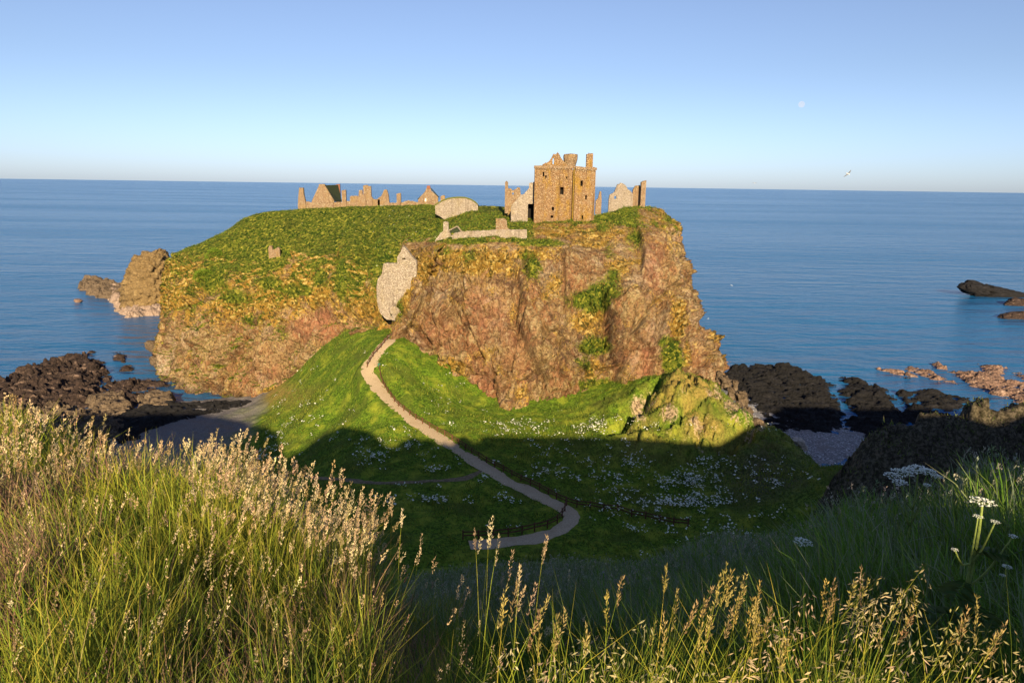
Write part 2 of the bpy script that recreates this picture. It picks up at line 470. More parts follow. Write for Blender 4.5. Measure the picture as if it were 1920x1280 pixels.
for px, py, z in ((400, 842, 4.5), (300, 862, 2.5), (450, 775, 3.6), (350, 800, 2.6), (250, 795, 1.0), (400, 800, 3.2), (480, 755, 3.2), (330, 755, 1.6), (200, 800, -0.5), (100, 760, -2.0),
                  (1550, 838, 1.2), (1600, 840, 1.0), (1540, 815, 0.6), (1480, 800, 0.4), (1420, 750, 0.0), (1640, 800, -1.0)):
    CW.append(WZ(px, py, z))
for p in ((48, 150, 8), (60, 135, 2.0), (62, 110, 4), (45, 140, 16.5), (75, 95, 6), (100, 140, -4), (110, 90, -2), (90, 190, -5), (150, 120, -9), (-60, 60, 14), (-100, 90, -2), (-130, 150, -9), (-90, 200, -4), (-30, 60, 16), (0, 60, 17), (30, 60, 17), (50, 75, 12),
          (-150, 40, -2), (0, 20, 20), (130, 40, 2), (0, 230, 5), (60, 240, -6), (-60, 250, -6), (0, 190, 14), (0, -60, 25), (-120, -40, 20), (120, -40, 20)):
    CW.append(np.array(p, float))
CW = np.array(CW)

def tps_fit(P, z, lam=0.3):
    n = len(P)
    d = np.linalg.norm(P[:, None] - P[None], axis=2)
    K = d * d * np.log(d + 1e-9) + lam * np.eye(n) * 50
    A = np.zeros((n + 3, n + 3)); A[:n, :n] = K; A[:n, n] = 1; A[:n, n + 1:] = P; A[n, :n] = 1; A[n + 1:, :n] = P.T
    return np.linalg.solve(A, np.concatenate([z, [0, 0, 0]]))
TP = CW[:, :2]; TCOEF = tps_fit(TP, CW[:, 2])

def h_valley(X, Y):
    out = np.zeros(len(X))
    for a in range(0, len(X), 40000):
        x = np.stack([X[a:a + 40000], Y[a:a + 40000]], 1)
        d2 = ((x[:, None] - TP[None]) ** 2).sum(2) + 1e-12
        out[a:a + 40000] = (0.5 * d2 * np.log(d2)) @ TCOEF[:len(TP)] + TCOEF[len(TP)] + x @ TCOEF[len(TP) + 1:]
    far = np.hypot(np.maximum(np.abs(X) - 110, 0), np.maximum(Y - 230, 0))
    return out - far * 0.25

PROF = {  # azimuth: (distance, height below the camera)
    -55: [(0, -1.65), (2, -1.9), (5, -2.5), (9, -3.3), (11, -4.3), (14, -6.5), (30, -20), (60, -45), (90, -70)],
    -40: [(0, -1.65), (2, -1.8), (5, -2.15), (8.5, -2.75), (10.5, -3.9), (14, -6.8), (30, -20), (60, -45), (90, -70)],
    -25: [(0, -1.65), (2, -1.9), (5, -2.6), (7.5, -3.4), (9, -4.7), (12, -7.5), (30, -21), (60, -45), (90, -70)],
    -14: [(0, -1.65), (2, -2.0), (4.6, -2.8), (6, -3.9), (10, -7.5), (20, -14.5), (40, -27), (70, -46), (90, -60)],
    -8: [(0, -1.65), (2, -2.15), (4, -3.1), (8, -5.8), (14, -9.6), (25, -15.6), (30, -18.6), (50, -32), (80, -52), (100, -66)],
    0: [(0, -1.65), (2, -2.25), (4, -3.4), (8, -5.8), (15, -9.7), (25, -15.2), (30, -18.6), (50, -32), (80, -52), (100, -66)],
    10: [(0, -1.65), (2, -2.25), (4, -3.3), (8, -5.6), (15, -9.5), (25, -14.8), (30, -18.6), (50, -33), (80, -53), (100, -66)],
    20: [(0, -1.65), (2, -2.2), (4, -3.1), (8, -5.0), (14, -7.9), (20, -10.4), (23, -12.5), (30, -18.5), (50, -34), (90, -66)],
    30: [(0, -1.65), (2, -2.1), (5, -3.1), (9, -4.4), (12.5, -5.4), (16, -8), (30, -19), (60, -42), (90, -66)],
    38: [(0, -1.65), (2, -2.0), (5, -2.8), (9, -3.7), (13, -4.6), (17, -7), (30, -17), (60, -40), (90, -66)],
    60: [(0, -1.65), (2, -1.9), (5, -2.4), (12, -3.4), (20, -6), (30, -12), (60, -36), (90, -60)],
    100: [(0, -1.65), (2, -1.7), (5, -1.8), (14, -1), (30, -5), (60, -25), (90, -50)],
    180: [(0, -1.65), (2, -1.3), (5, -0.2), (14, 2.9), (30, 2), (60, 0), (90, -4)],
    260: [(0, -1.65), (2, -1.7), (5, -1.8), (14, -1), (30, -5), (60, -25), (90, -50)],
    305: [(0, -1.65), (2, -1.9), (5, -2.5), (9, -3.3), (11, -4.3), (14, -6.5), (30, -20), (60, -45), (90, -70)],
}
_az = sorted(PROF)

def h_near(X, Y):
    r = np.hypot(X, Y); az = np.degrees(np.arctan2(X, Y)); az = np.where(az < -55, az + 360, az)
    tab = np.stack([np.interp(r, *zip(*PROF[a])) for a in _az])
    k = np.clip(np.searchsorted(_az, az) - 1, 0, len(_az) - 2)
    A = np.array(_az, float)
    t = (az - A[k]) / (A[k + 1] - A[k]); t = t * t * (3 - 2 * t)
    j = np.arange(len(X))
    z = tab[k, j] * (1 - t) + tab[k + 1, j] * t
    z -= np.maximum(r - 90, 0) * 0.7
    return CAMZ + z

# unseen hill behind the camera, skyline shaped to cast the shade: offset, height against the camera
SKY = [(-140, 6), (-75, 5.5), (-60, 6), (-50, 4.5), (-44, 3), (-38, 2.3), (-33.5, 0.6), (-31, -2.4), (-29, -4.0), (-26, -2.6), (-22, 0.8), (-18, 2.4), (-13, 1.5), (-11, 0.4), (-9, -1.4), (-6, -1.75), (-1.0, -1.75), (-0.35, -0.75), (0.2, -0.75), (0.4, -1.25), (2.0, -1.25), (2.6, -0.6),
       (4, 0.6), (5.3, 0.6), (5.8, -1.0), (6.9, -1.0), (7.4, 0.6), (33, 0.9), (45, 0.0), (50, -0.2), (53, 1.6), (57, 3.2), (62, 4.4), (67, 4.6), (71, 3.2), (75, 4.6), (84, 7), (94, 11), (110, 11), (150, 11)]
KX, KZ = SUNV[0] / SUNV[1], SUNV[2] / -SUNV[1]   # sideways and upward step per metre towards the sun

def h_shade_ridge(X, Y):
    yr = -15.0
    xs = X - Y * KX
    s = np.interp(xs, *zip(*SKY))
    top = CAMZ + s - yr * KZ
    d = Y - yr
    return np.where(d > 0, top - d * 0.62, top + d * 0.3)

def smax(a, b, k):
    m_ = np.maximum(a, b); return m_ + k * np.log1p(np.exp(-np.abs(a - b) / k))

LUMP = [W(*c) for c in ((1560, 905, 88), (1600, 862, 87), (1650, 824, 86), (1700, 805, 86), (1760, 790, 86), (1830, 774, 86), (1900, 770, 86), (2000, 772, 86), (2200, 800, 86))]

def h_lump(X, Y):
    lx = [p[0] for p in LUMP]; lz = [p[2] for p in LUMP]
    zc = np.interp(X, lx, lz) - np.maximum(lx[0] - X, 0) * 2.2
    return zc - 0.75 * np.maximum(86 - Y, 0) - 1.6 * np.maximum(Y - 87.5, 0)

PATH1 = [(748, 618), (735, 632), (712, 658), (691, 690), (700, 715), (722, 742), (768, 784), (830, 825), (930, 890), (1000, 925), (1045, 945), (1072, 962), (1068, 980), (1040, 998), (1000, 1008), (940, 1017), (880, 1020)]
PATH2 = [(905, 880), (880, 892), (850, 898), (780, 902), (700, 904), (620, 896), (560, 892)]
PD = [(618, 152), (632, 149), (658, 142), (690, 135)]

def spline(P, n):
    P = np.asarray(P, float); k = len(P)
    Q = np.vstack([2 * P[0] - P[1], P, 2 * P[-1] - P[-2]])
    t = np.linspace(0, k - 1 - 1e-6, n); i = t.astype(int); f = (t - i)[:, None]
    a, b, c, d = Q[i], Q[i + 1], Q[i + 2], Q[i + 3]
    return 0.5 * (2 * b + (c - a) * f + (2 * a - 5 * b + 4 * c - d) * f ** 2 + (3 * b - a - 3 * c + d) * f ** 3)

def h_base(X, Y):
    P = np.stack([X, Y, np.zeros_like(X)], 1)
    v = h_valley(X, Y) + 0.5 * fbm(P, 9, 4, 11) + 0.22 * fbm(P, 2.4, 3, 15)
    kn = np.exp(-(((X - 33) / 14) ** 2 + ((Y - 121) / 11) ** 2))
    v += 0.28 * fbm(P, 1.5, 3, 17) * (Y > 60)
    fk, _, ck = facet(P + [0, 0, 3.3], 3.2, 55); fk2, _, _ = facet(P + [0, 0, 1.3], 1.3, 57)
    v += np.clip(kn * 1.5, 0, 1) * (1.5 * fk + 0.9 * fk2 + 0.9 * fbm(P, 6, 4, 31))
    for pts, dep, wd in (((( 1150, 806, 121), (1190, 765, 125), (1232, 716, 131)), 5.5, 1.6), (((1352, 846, 114), (1400, 812, 118), (1442, 784, 124)), 3.2, 1.3)):
        for p0, p1 in zip(pts[:-1], pts[1:]):
            (ax, ay), (bx, by) = W(*p0)[:2], W(*p1)[:2]
            t_ = np.clip(((X - ax) * (bx - ax) + (Y - ay) * (by - ay)) / ((bx - ax) ** 2 + (by - ay) ** 2), 0, 1)
            v -= dep * np.exp(-(((X - ax - t_ * (bx - ax)) ** 2 + (Y - ay - t_ * (by - ay)) ** 2) / wd ** 2)) * 0.7
    nr = np.maximum(h_near(X, Y), h_shade_ridge(X, Y)) + 0.12 * fbm(P, 2.0, 3, 5) * np.clip(np.hypot(X, Y) / 6, 0, 1)
    lp = h_lump(X, Y) + 0.9 * fbm(P, 3.5, 5, 41, 0.6, True) + 1.0 * facet(P + [0, 0, 2.2], 2.6, 81)[0] + 0.45 * facet(P + [0, 0, 0.7], 1.0, 83)[0]
    g = smax(v, nr, 0.35)
    return smax(g, lp, 0.3), lp > np.maximum(v, nr)

def hit(px, py, d0=60.0, d1=200.0, fn=None):      # first ground point on a sight line
    d = ray(px, py); ys = np.linspace(d0, d1, 500)
    P = np.array([0, 0, CAMZ])[None] + d[None] * (ys / d[1])[:, None]
    g = (fn or (lambda x, y: h_base(x, y)[0]))(P[:, 0], P[:, 1])
    k = np.argmax(P[:, 2] < g)
    if not (P[k, 2] < g[k]): k = len(ys) - 1
    k = max(k, 1); a, b = P[k - 1, 2] - g[k - 1], P[k, 2] - g[k]
    t = a / (a - b + 1e-9)
    return P[k - 1] * (1 - t) + P[k] * t

P1 = spline([h_ for h_ in (hit(x, y, 70, 156, h_valley) for x, y in PATH1)], 400)
P2 = spline([h_ for h_ in (hit(x, y, 70, 156, h_valley) for x, y in PATH2)], 200)
for P_ in (P1, P2):
    kk = np.ones(25) / 25
    P_[:, 2] = np.convolve(np.pad(P_[:, 2], 12, mode='edge'), kk, 'valid')

def h_ground(X, Y, want_masks=False):
    g, lump = h_base(X, Y)
    near = (X > -40) & (X < 30) & (Y > 70) & (Y < 160)
    pd = np.full(len(X), 99.0)
    idx = np.where(near)[0]
    for PP, wd in ((P1, 1.5), (P2, 1.0)):
        for a in range(0, len(idx), 20000):
            j = idx[a:a + 20000]
            S = PP[::3]
            d2 = (X[j, None] - S[None, :, 0]) ** 2 + (Y[j, None] - S[None, :, 1]) ** 2
            q = d2.argmin(1); d = np.sqrt(d2[np.arange(len(j)), q])
            w = 1 - sstep(wd, wd + 2.2, d)
            g[j] = g[j] * (1 - w) + (S[q, 2] - 0.06) * w
            pd[j] = np.minimum(pd[j], d - wd + 1.5)
    return (g, lump, pd) if want_masks else g

def build_ground():
    az = np.radians(np.concatenate([np.arange(-48, 48.01, 0.125), np.arange(50, 311, 2.0)]))
    r = [0.35]
    while r[-1] < 330:
        s = r[-1]; r.append(s + (min(s * 0.022, 0.55) if s < 200 else 1.5))
    r = np.array(r)
    A, R = np.meshgrid(az, r, indexing='ij')
    X, Y = (R * np.sin(A)).ravel(), (R * np.cos(A)).ravel()
    Z, lump, pd = h_ground(X, Y, True)
    nu, nv = len(az), len(r)
    q = grid_quads(nu, nv)
    wrap = np.arange(nv - 1)
    q = np.vstack([q, np.stack([(nu - 1) * nv + wrap, wrap, wrap + 1, (nu - 1) * nv + wrap + 1], 1)])
    V = np.stack([X, Y, Z], 1)
    V = np.vstack([V, [[0, 0, CAMZ - 1.65]]])
    tr = np.stack([np.arange(nu) * nv, np.full(nu, len(V) - 1), np.roll(np.arange(nu) * nv, -1)], 1)[:, [0, 2, 1]]
    X, Y, Z = V[:, 0], V[:, 1], V[:, 2]
    P0 = np.stack([X, Y, np.zeros_like(X)], 1)
    n1 = fbm(P0, 7, 4, 77); n2 = fbm(P0, 2.2, 4, 78)
    px, py = proj(V)
    front = Y > 60
    bl = np.append(lump, False).astype(float)
    beach = front * (1 - sstep(3.2, 5.4, Z + n1 * 1.2)) * (1 - bl)
    kn = np.exp(-(((X - 36) / 17) ** 2 + ((Y - 121) / 12) ** 2)) * front
    rb = blob(px, py, [(1198, 762, 20, 30, 1), (1256, 776, 28, 20, 1), (1395, 765, 44, 40, 1), (1280, 735, 24, 14, .7), (1345, 735, 14, 20, .7), (1300, 815, 20, 10, .6), (1425, 795, 22, 18, .8), (1225, 735, 16, 14, .8)])
    rock = front * np.clip(np.maximum(rb * (0.75 + 0.6 * n2), np.clip(kn * 1.3, 0, 1) * (0.12 + 0.8 * n2)) , 0, 1)
    dry = np.clip(np.clip(kn * 1.2, 0, 1) * (0.55 + n1 * 1.1 + 0.6 * n2), 0, 0.95) * front
    dry = np.maximum(dry, np.exp(-(((px - 520) / 45) ** 2 + ((py - 738) / 24) ** 2)) * front)
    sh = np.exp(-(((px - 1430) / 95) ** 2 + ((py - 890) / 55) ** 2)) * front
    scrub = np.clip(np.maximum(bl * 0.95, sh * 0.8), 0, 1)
    dry = np.maximum(dry, bl * sstep(0.1, 0.6, n2) * 0.3)
    thatch = 1 - sstep(14, 26, np.hypot(X, Y))
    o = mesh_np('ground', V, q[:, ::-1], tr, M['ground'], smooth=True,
                attrs={'beach': beach, 'rock': rock, 'dry': dry, 'scrub': scrub, 'thatch': thatch, 'beach_shade': (X < 0).astype(float)})
    tag(o, kind='structure')
build_ground()

# ------------------------------------------------------------------ sea
def build_sea():
    az = np.radians(np.arange(0, 360, 3.0)); r = np.concatenate([[1], np.geomspace(60, 60000, 40)])
    A, R = np.meshgrid(az, r, indexing='ij')
    V = np.stack([(R * np.sin(A)).ravel(), (R * np.cos(A)).ravel(), np.zeros(A.size)], 1)
    nu, nv = len(az), len(r)
    q = grid_quads(nu, nv); w = np.arange(nv - 1)
    q = np.vstack([q, np.stack([(nu - 1) * nv + w, w, w + 1, (nu - 1) * nv + w + 1], 1)])
    tag(mesh_np('sea', V, q[:, ::-1], None, M['sea']), kind='structure')
build_sea()

# ------------------------------------------------------------------ headland (lofted cliff, crown and back)
COLS = [  # rows: foot, three courses of the face, edge, crown, each photograph x, y, forward distance
    [(296, 640, 262), (303, 605, 263), (314, 545, 264), (322, 500, 264), (342, 470, 265), (400, 452, 268)],
    [(312, 712, 212), (308, 660, 215), (315, 580, 221), (327, 500, 229), (358, 466, 238), (432, 430, 252)],
    [(345, 752, 196), (345, 695, 198), (355, 610, 203), (368, 530, 211), (400, 470, 223), (470, 404, 247)],
    [(400, 768, 189), (405, 702, 191), (415, 630, 196), (430, 550, 204), (450, 480, 219), (540, 394, 246)],
    [(470, 768, 186), (475, 712, 188), (480, 640, 192), (495, 560, 200), (512, 490, 213), (600, 390, 242)],
    [(520, 745, 178), (528, 692, 182), (540, 622, 189), (552, 550, 197), (572, 480, 210), (660, 389, 240)],
    [(588, 680, 173), (592, 640, 178), (600, 588, 184), (612, 530, 191), (635, 468, 206), (720, 387, 237)],
    [(650, 640, 168), (652, 602, 171), (656, 565, 176), (664, 520, 186), (690, 446, 204), (770, 386, 232)],
    [(702, 618, 162), (704, 590, 165), (708, 562, 169), (714, 522, 177), (745, 440, 197), (808, 387, 226)],
    [(736, 605, 161), (740, 585, 164), (745, 563, 168), (764, 500, 181), (798, 448, 194), (850, 408, 207)],
    [(743, 645, 150), (746, 608, 152), (756, 562, 155), (780, 503, 160), (822, 453, 166), (880, 412, 192)],
    [(788, 730, 146), (785, 672, 148), (790, 600, 152), (808, 520, 158), (850, 451, 165), (915, 408, 192)],
    [(868, 765, 142), (862, 702, 144), (860, 620, 149), (868, 530, 156), (890, 449, 165), (955, 410, 190)],
    [(970, 790, 138), (962, 712, 141), (955, 620, 147), (955, 530, 155), (962, 449, 164), (1000, 416, 184)],
    [(1060, 760, 140), (1060, 692, 143), (1055, 610, 148), (1050, 530, 156), (1052, 455, 166), (1060, 414, 182)],
    [(1165, 765, 142), (1163, 692, 144), (1160, 600, 149), (1150, 520, 157), (1140, 450, 170), (1140, 402, 186)],
    [(1240, 755, 145), (1240, 672, 147), (1235, 590, 152), (1222, 510, 160), (1200, 432, 176), (1185, 388, 194)],
    [(1300, 745, 150), (1296, 662, 153), (1276, 600, 158), (1255, 520, 166), (1238, 432, 182), (1222, 389, 200)],
    [(1338, 730, 157), (1328, 665, 161), (1290, 608, 167), (1272, 520, 178), (1260, 440, 192), (1240, 394, 208)],
    [(1342, 690, 184), (1318, 632, 188), (1284, 590, 195), (1268, 515, 205), (1257, 440, 216), (1236, 394, 232)],
]

def catmull_axis(G, n):                     # G: (k, m, 3) resampled along axis 0
    k = G.shape[0]
    Q = np.concatenate([2 * G[:1] - G[1:2], G, 2 * G[-1:] - G[-2:-1]])
    t = np.linspace(0, k - 1 - 1e-6, n); i = t.astype(int); f = (t - i)[:, None, None]
    a, b, c, d = Q[i], Q[i + 1], Q[i + 2], Q[i + 3]
    return 0.5 * (2 * b + (c - a) * f + (2 * a - 5 * b + 4 * c - d) * f ** 2 + (3 * b - a - 3 * c + d) * f ** 3)

HEAD = {}

def build_headland():
    G = np.array([[W(*p) for p in c] for c in COLS])          # (cols, 6, 3)
    k = len(COLS)
    crown = G[:, 5]
    mid = crown.copy(); mid[:, 1] += 22; mid[:, 0] += (15 - crown[:, 0]) * 0.12; mid[:, 2] = 0.5 * mid[:, 2] + 0.5 * 50.5
    mid[:, 2] = np.minimum(mid[:, 2], crown[:, 2] - 0.8)
    for i, (qx, qy) in {8: (815, 386), 9: (858, 382), 10: (890, 386), 11: (925, 388), 12: (958, 389), 13: (1003, 389)}.items():
        mid[i] = W(qx, qy, crown[i, 1] + (24 if i > 8 else 14))
    back = crown.copy(); back[:, 1] = np.maximum(back[:, 1] + 60, 285); back[:, 0] *= 0.85; back[:, 2] = 44
    sea_ = back.copy(); sea_[:, 1] += 14; sea_[:, 2] = -6
    under = G[:, 0].copy(); under[:, 2] -= 7; under[:, 1] += 1
    G = np.concatenate([under[:, None], G, mid[:, None], back[:, None], sea_[:, None]], 1)
    L = catmull_axis(G, 800)                                   # along the cliff
    L = np.swapaxes(L, 0, 1)                                   # (rows, 560, 3)
    seg = [8, 84, 98, 84, 84, 70, 44, 16, 12]
    rows = [L[:0]]
    Q = np.concatenate([2 * L[:1] - L[1:2], L, 2 * L[-1:] - L[-2:-1]])
    Q[0] = L[0]; Q[-1] = L[-1]
    for i, n in enumerate(seg):
        f = np.linspace(0, 1, n, endpoint=(i == len(seg) - 1))[:, None, None]
        a, b, c, d = Q[i][None], Q[i + 1][None], Q[i + 2][None], Q[i + 3][None]
        if i >= 5: rows.append(b + (c - b) * (f * f * (3 - 2 * f) if i == 5 and False else f))
        else: rows.append(0.5 * (2 * b + (c - a) * f + (2 * a - 5 * b + 4 * c - d) * f ** 2 + (3 * b - a - 3 * c + d) * f ** 3))
    S = np.concatenate(rows)                                   # (nv, nu, 3)
    S = np.swapaxes(S, 0, 1)
    nu, nv = S.shape[:2]
    def normals(S):
        du = np.gradient(S, axis=0); dv = np.gradient(S, axis=1)
        n = np.cross(du, dv); n /= np.linalg.norm(n, axis=2, keepdims=True) + 1e-9
        return n
    n0 = normals(S)
    P = S.reshape(-1, 3); N = n0.reshape(-1, 3)
    sgn = np.sign(np.median(N[:, 2])) or 1
    N = N * sgn
    vrow = np.tile(np.arange(nv), nu)
    px, py = proj(P)
    cliff = sstep(0.88, 0.5, N[:, 2])
    onface = (vrow > 5) & (vrow < sum(seg[:6]))
    strat = P @ np.array([[1.0, 0.1, -0.50], [0.1, 1, 0], [0.42, 0, 0.34]]).T   # steep fractures down to the right
    warp = strat + 0.8 * np.stack([fbm(P, 3, 3, 71), fbm(P, 3, 3, 72), fbm(P, 3, 3, 73)], 1)
    fa, va, ca = facet(warp, 6.5, 31); fb, vb, cb = facet(warp, 2.6, 37); fc, vc, cc_ = facet(warp, 1.15, 43)
    ribs = fbm(P * np.array([1, 0.6, 0.22]), 7.5, 3, 95)
    d = (3.0 * fbm(P, 15, 4, 3) + 2.4 * ribs + 1.0 * fbm(strat, 8, 5, 9, 0.55, True) + 2.5 * fa + 1.35 * fb + 0.5 * fc + 0.25 * fbm(P, 1.1, 3, 25)
         - 2.0 * np.exp(-(ca / 0.05) ** 2) - 0.9 * np.exp(-(cb / 0.08) ** 2)) * (0.10 + 0.90 * cliff)
    d = d + (0.45 * fbm(P, 3.0, 4, 67, 0.6) + 0.5 * fbm(P, 8, 3, 68)) * (1 - cliff)
    # deep clefts seen in the face
    def crack(pts, depth, wd):
        out = np.zeros(len(P))
        for (x0, y0), (x1, y1) in zip(pts[:-1], pts[1:]):
            t = np.clip(((px - x0) * (x1 - x0) + (py - y0) * (y1 - y0)) / ((x1 - x0) ** 2 + (y1 - y0) ** 2), 0, 1)
            dd = np.hypot(px - x0 - t * (x1 - x0), py - y0 - t * (y1 - y0))
            out = np.maximum(out, depth * np.exp(-(dd / wd) ** 2))
        return out
    d -= crack([(1130, 560), (1142, 610), (1138, 650), (1150, 690)], 3.2, 7)
    d -= crack([(980, 480), (975, 560), (968, 600), (985, 650), (1005, 680), (1030, 735)], 2.2, 7)
    d -= crack([(925, 690), (935, 730), (940, 765)], 2.4, 6)
    d -= crack([(1240, 560), (1245, 600), (1238, 640)], 1.8, 5)
    d -= crack([(780, 610), (800, 640), (820, 660)], 1.6, 6)
    d -= crack([(632, 470), (640, 530), (648, 560)], 2.0, 8)
    d -= crack([(435, 660), (448, 715), (455, 735)], 1.6, 5)
    d -= crack([(560, 625), (600, 585), (640, 600)], 3.0, 24)          # the red hollow
    d -= crack([(525, 560), (535, 640)], 1.0, 10)
    def step(pts, amp, fall):              # a buttress standing proud to the right of a vertical joint
        x = np.interp(py, [p[1] for p in pts], [p[0] for p in pts]); sd = px - x + 2.5 * fbm(P, 2.5, 3, 91)
        y0, y1 = pts[0][1], pts[-1][1]
        return amp * sstep(-2.5, 1.5, sd) * np.exp(-np.maximum(sd, 0) / fall) * sstep(y0 - 12, y0 + 22, py) * (1 - sstep(y1 - 12, y1 + 14, py))
    d += step([(1130, 545), (1142, 610), (1139, 650), (1152, 700), (1160, 740)], 4.6, 75) + step([(972, 470), (975, 560), (968, 600), (990, 655), (1010, 690), (1030, 740)], 3.4, 55)
    d += step([(922, 680), (932, 730), (942, 770)], 3.0, 30) + step([(1238, 550), (1246, 600), (1240, 655)], 2.6, 26) + step([(872, 520), (880, 600), (908, 670)], 2.4, 45)
    d += step([(434, 640), (446, 700), (456, 742)], 3.4, 45) + step([(632, 465), (640, 520), (650, 570)], 2.6, 40) + step([(795, 600), (812, 650), (830, 690)], 2.0, 40) + step([(1050, 470), (1062, 540), (1058, 590)], 2.2, 45) + step([(1195, 430), (1205, 480), (1200, 520)], 2.4, 40)
    d += step([(368, 560), (384, 640), (380, 720)], 3.4, 45) + step([(505, 590), (513, 650), (508, 700)], 3.2, 45) + step([(548, 465), (564, 530), (574, 590)], 3.6, 50) + step([(410, 500), (424, 560), (420, 620)], 3.2, 45)
    d -= crack([(694, 436), (682, 500), (668, 560), (655, 606)], 3.6, 15)
    d += step([(705, 450), (697, 510), (690, 560)], 2.4, 26)
    d += crack([(1180, 560), (1195, 650)], 2.0, 40)
    d += crack([(1000, 560), (1010, 600)], 1.2, 30)
    d += crack([(880, 520), (870, 640)], 1.5, 35)
    d *= 1 - 0.85 * np.exp(-(((px - 735) / 34) ** 2 + ((py - 545) / 50) ** 2))
    edge = sstep(0, 18, vrow)
    crownfade = 1 - sstep(sum(seg[:5]), sum(seg[:6]), vrow) * 0.75
    d = d * edge * crownfade * onface + (0.5 * fbm(P, 7, 4, 61) + 0.2 * fbm(P, 1.6, 3, 65)) * (vrow >= sum(seg[:5]))
    # hollow in front of the vault mound, and the keep's own level
    P2_ = P + N * d[:, None]
    S2 = P2_.reshape(nu, nv, 3)
    N2 = normals(S2).reshape(-1, 3) * sgn
    px, py = proj(P2_)
    nz = fbm(P2_, 6, 4, 101); nz2 = fbm(P2_, 2.2, 4, 105); nb = fbm(P2_, 16, 3, 109)
    up = N2[:, 2]
    left = 1 - sstep(735, 775, px)
    top = sstep(sum(seg[:4]) + 58, sum(seg[:5]) + 6, vrow + nz * 36)
    lim = np.interp(px, [300, 345, 400, 470, 560, 640, 700, 760, 800], [470, 478, 462, 448, 444, 455, 500, 530, 460])
    greenB = left * sstep(lim + 35, lim - 25, py + nz * 55)
    bare = (1 - left) * np.maximum(sstep(985, 1020, px) * sstep(414, 424, py), sstep(1165, 1200, px) * sstep(388, 394, py)) * (1 - blob(px, py, [(1150, 404, 45, 22, 1)]))
    bare = np.maximum(bare, (1 - left) * sstep(452, 457, py))
    green = np.maximum(top * 0.72 * (1 - bare), greenB * 0.80)
    green = np.maximum(green, left * (0.22 + 0.75 * nz2 + 0.35 * nz) * sstep(640, 540, py))
    green = np.maximum(green, (1 - left) * sstep(470, 420, py) * (0.34 + 0.8 * nz2))
    green = np.maximum(green, sstep(0.50, 0.85, up + nz * 0.35) * 0.72 * (1 - bare * 0.75))
    green = np.maximum(green, blob(px, py, [(640, 520, 16, 60, .9), (560, 545, 40, 22, .8), (500, 530, 40, 20, .75), (690, 470, 60, 50, .8), (1105, 565, 50, 26, .95), (1135, 545, 36, 24, .9), (1000, 500, 22, 40, .72), (880, 480, 26, 26, .6), (1190, 450, 30, 40, .62), (1255, 410, 24, 26, .6), (400, 520, 40, 40, .8), (440, 560, 36, 26, .72), (600, 520, 26, 30, .7), (360, 560, 18, 50, .6), (530, 620, 20, 26, .6), (470, 600, 24, 20, .62), (1150, 520, 24, 22, .7), (1115, 650, 38, 26, .9),
        (1095, 680, 22, 22, .7), (1262, 675, 24, 50, 1.0), (1250, 640, 22, 20, .7), (870, 452, 60, 9, .9), (1010, 455, 60, 10, .85), (985, 490, 16, 40, .6), (1165, 405, 50, 26, .85), (1130, 425, 20, 22, .7), (1120, 720, 60, 14, .8), (560, 690, 30, 30, .4), (750, 585, 12, 30, .75), (835, 470, 40, 16, .5), (1145, 470, 22, 30, .5)]) + nz2 * 0.18)
    dry = left * (0.72 + nz * 0.55) * (0.35 + 0.65 * sstep(640, 550, py + nz * 50 - 0.10 * (px - 450)))
    dry = np.maximum(dry, (1 - left) * (0.26 + 0.55 * nz + 0.2 * nb))
    dry = np.maximum(dry, blob(px, py, [(890, 490, 95, 34, .85), (1000, 475, 70, 26, .7), (800, 500, 30, 40, .8), (1190, 445, 90, 40, .55), (1250, 400, 40, 40, .7), (1270, 600, 20, 60, .8), (830, 690, 45, 22, .75), (900, 735, 50, 16, .55), (1085, 600, 40, 30, .6), (1110, 690, 50, 40, .6),
        (980, 740, 22, 40, .55), (1040, 530, 24, 30, .6), (760, 560, 20, 50, .7), (1050, 435, 90, 18, .7), (520, 740, 40, 20, .8), (690, 580, 40, 30, .8)]) + nz2 * 0.35)
    dry = np.maximum(dry, top * (0.55 + 0.5 * nz2))
    red = blob(px, py, [(600, 605, 55, 30, 1), (820, 620, 50, 40, .55), (895, 575, 16, 50, .9), (905, 595, 14, 50, .8), (930, 585, 30, 40, .7), (905, 725, 28, 36, .8), (1212, 690, 20, 60, 1), (1180, 700, 30, 40, .4), (1228, 500, 20, 60, .8), (970, 660, 30, 70, .5), (1310, 660, 14, 40, .5), (500, 690, 60, 40, .4), (740, 620, 20, 30, .5)])
    red = np.clip(red * (0.8 + nz2 * 0.6), 0, 1)
    dry *= 1 - 0.85 * red; green *= 1 - 0.7 * red * (1 - top)
    lowz = P2_[:, 2] + nz * 1.2
    wet = (1 - sstep(0.6, 2.6, lowz)) * left
    pale = blob(px, py, [(340, 735, 30, 12, .8), (390, 752, 40, 8, .8), (300, 690, 14, 20, .6)])
    HEAD.update(P=P2_, N=N2, green=green, dry=dry, vrow=vrow, px=px, py=py)
    q = grid_quads(nu, nv)
    if sgn < 0: q = q[:, ::-1]
    o = mesh_np('headland', P2_, q, None, M['rock'], smooth=False, attrs={'green': green + (vc - 0.5) * 0.25 * cliff, 'dry': dry + (vb - 0.5) * 0.35 * cliff, 'red': red, 'pale': np.clip(pale, 0, 1), 'wet': wet, 'cell': vc * 0.5 + vb * 0.5})
    tag(o, kind='structure')
build_headland()
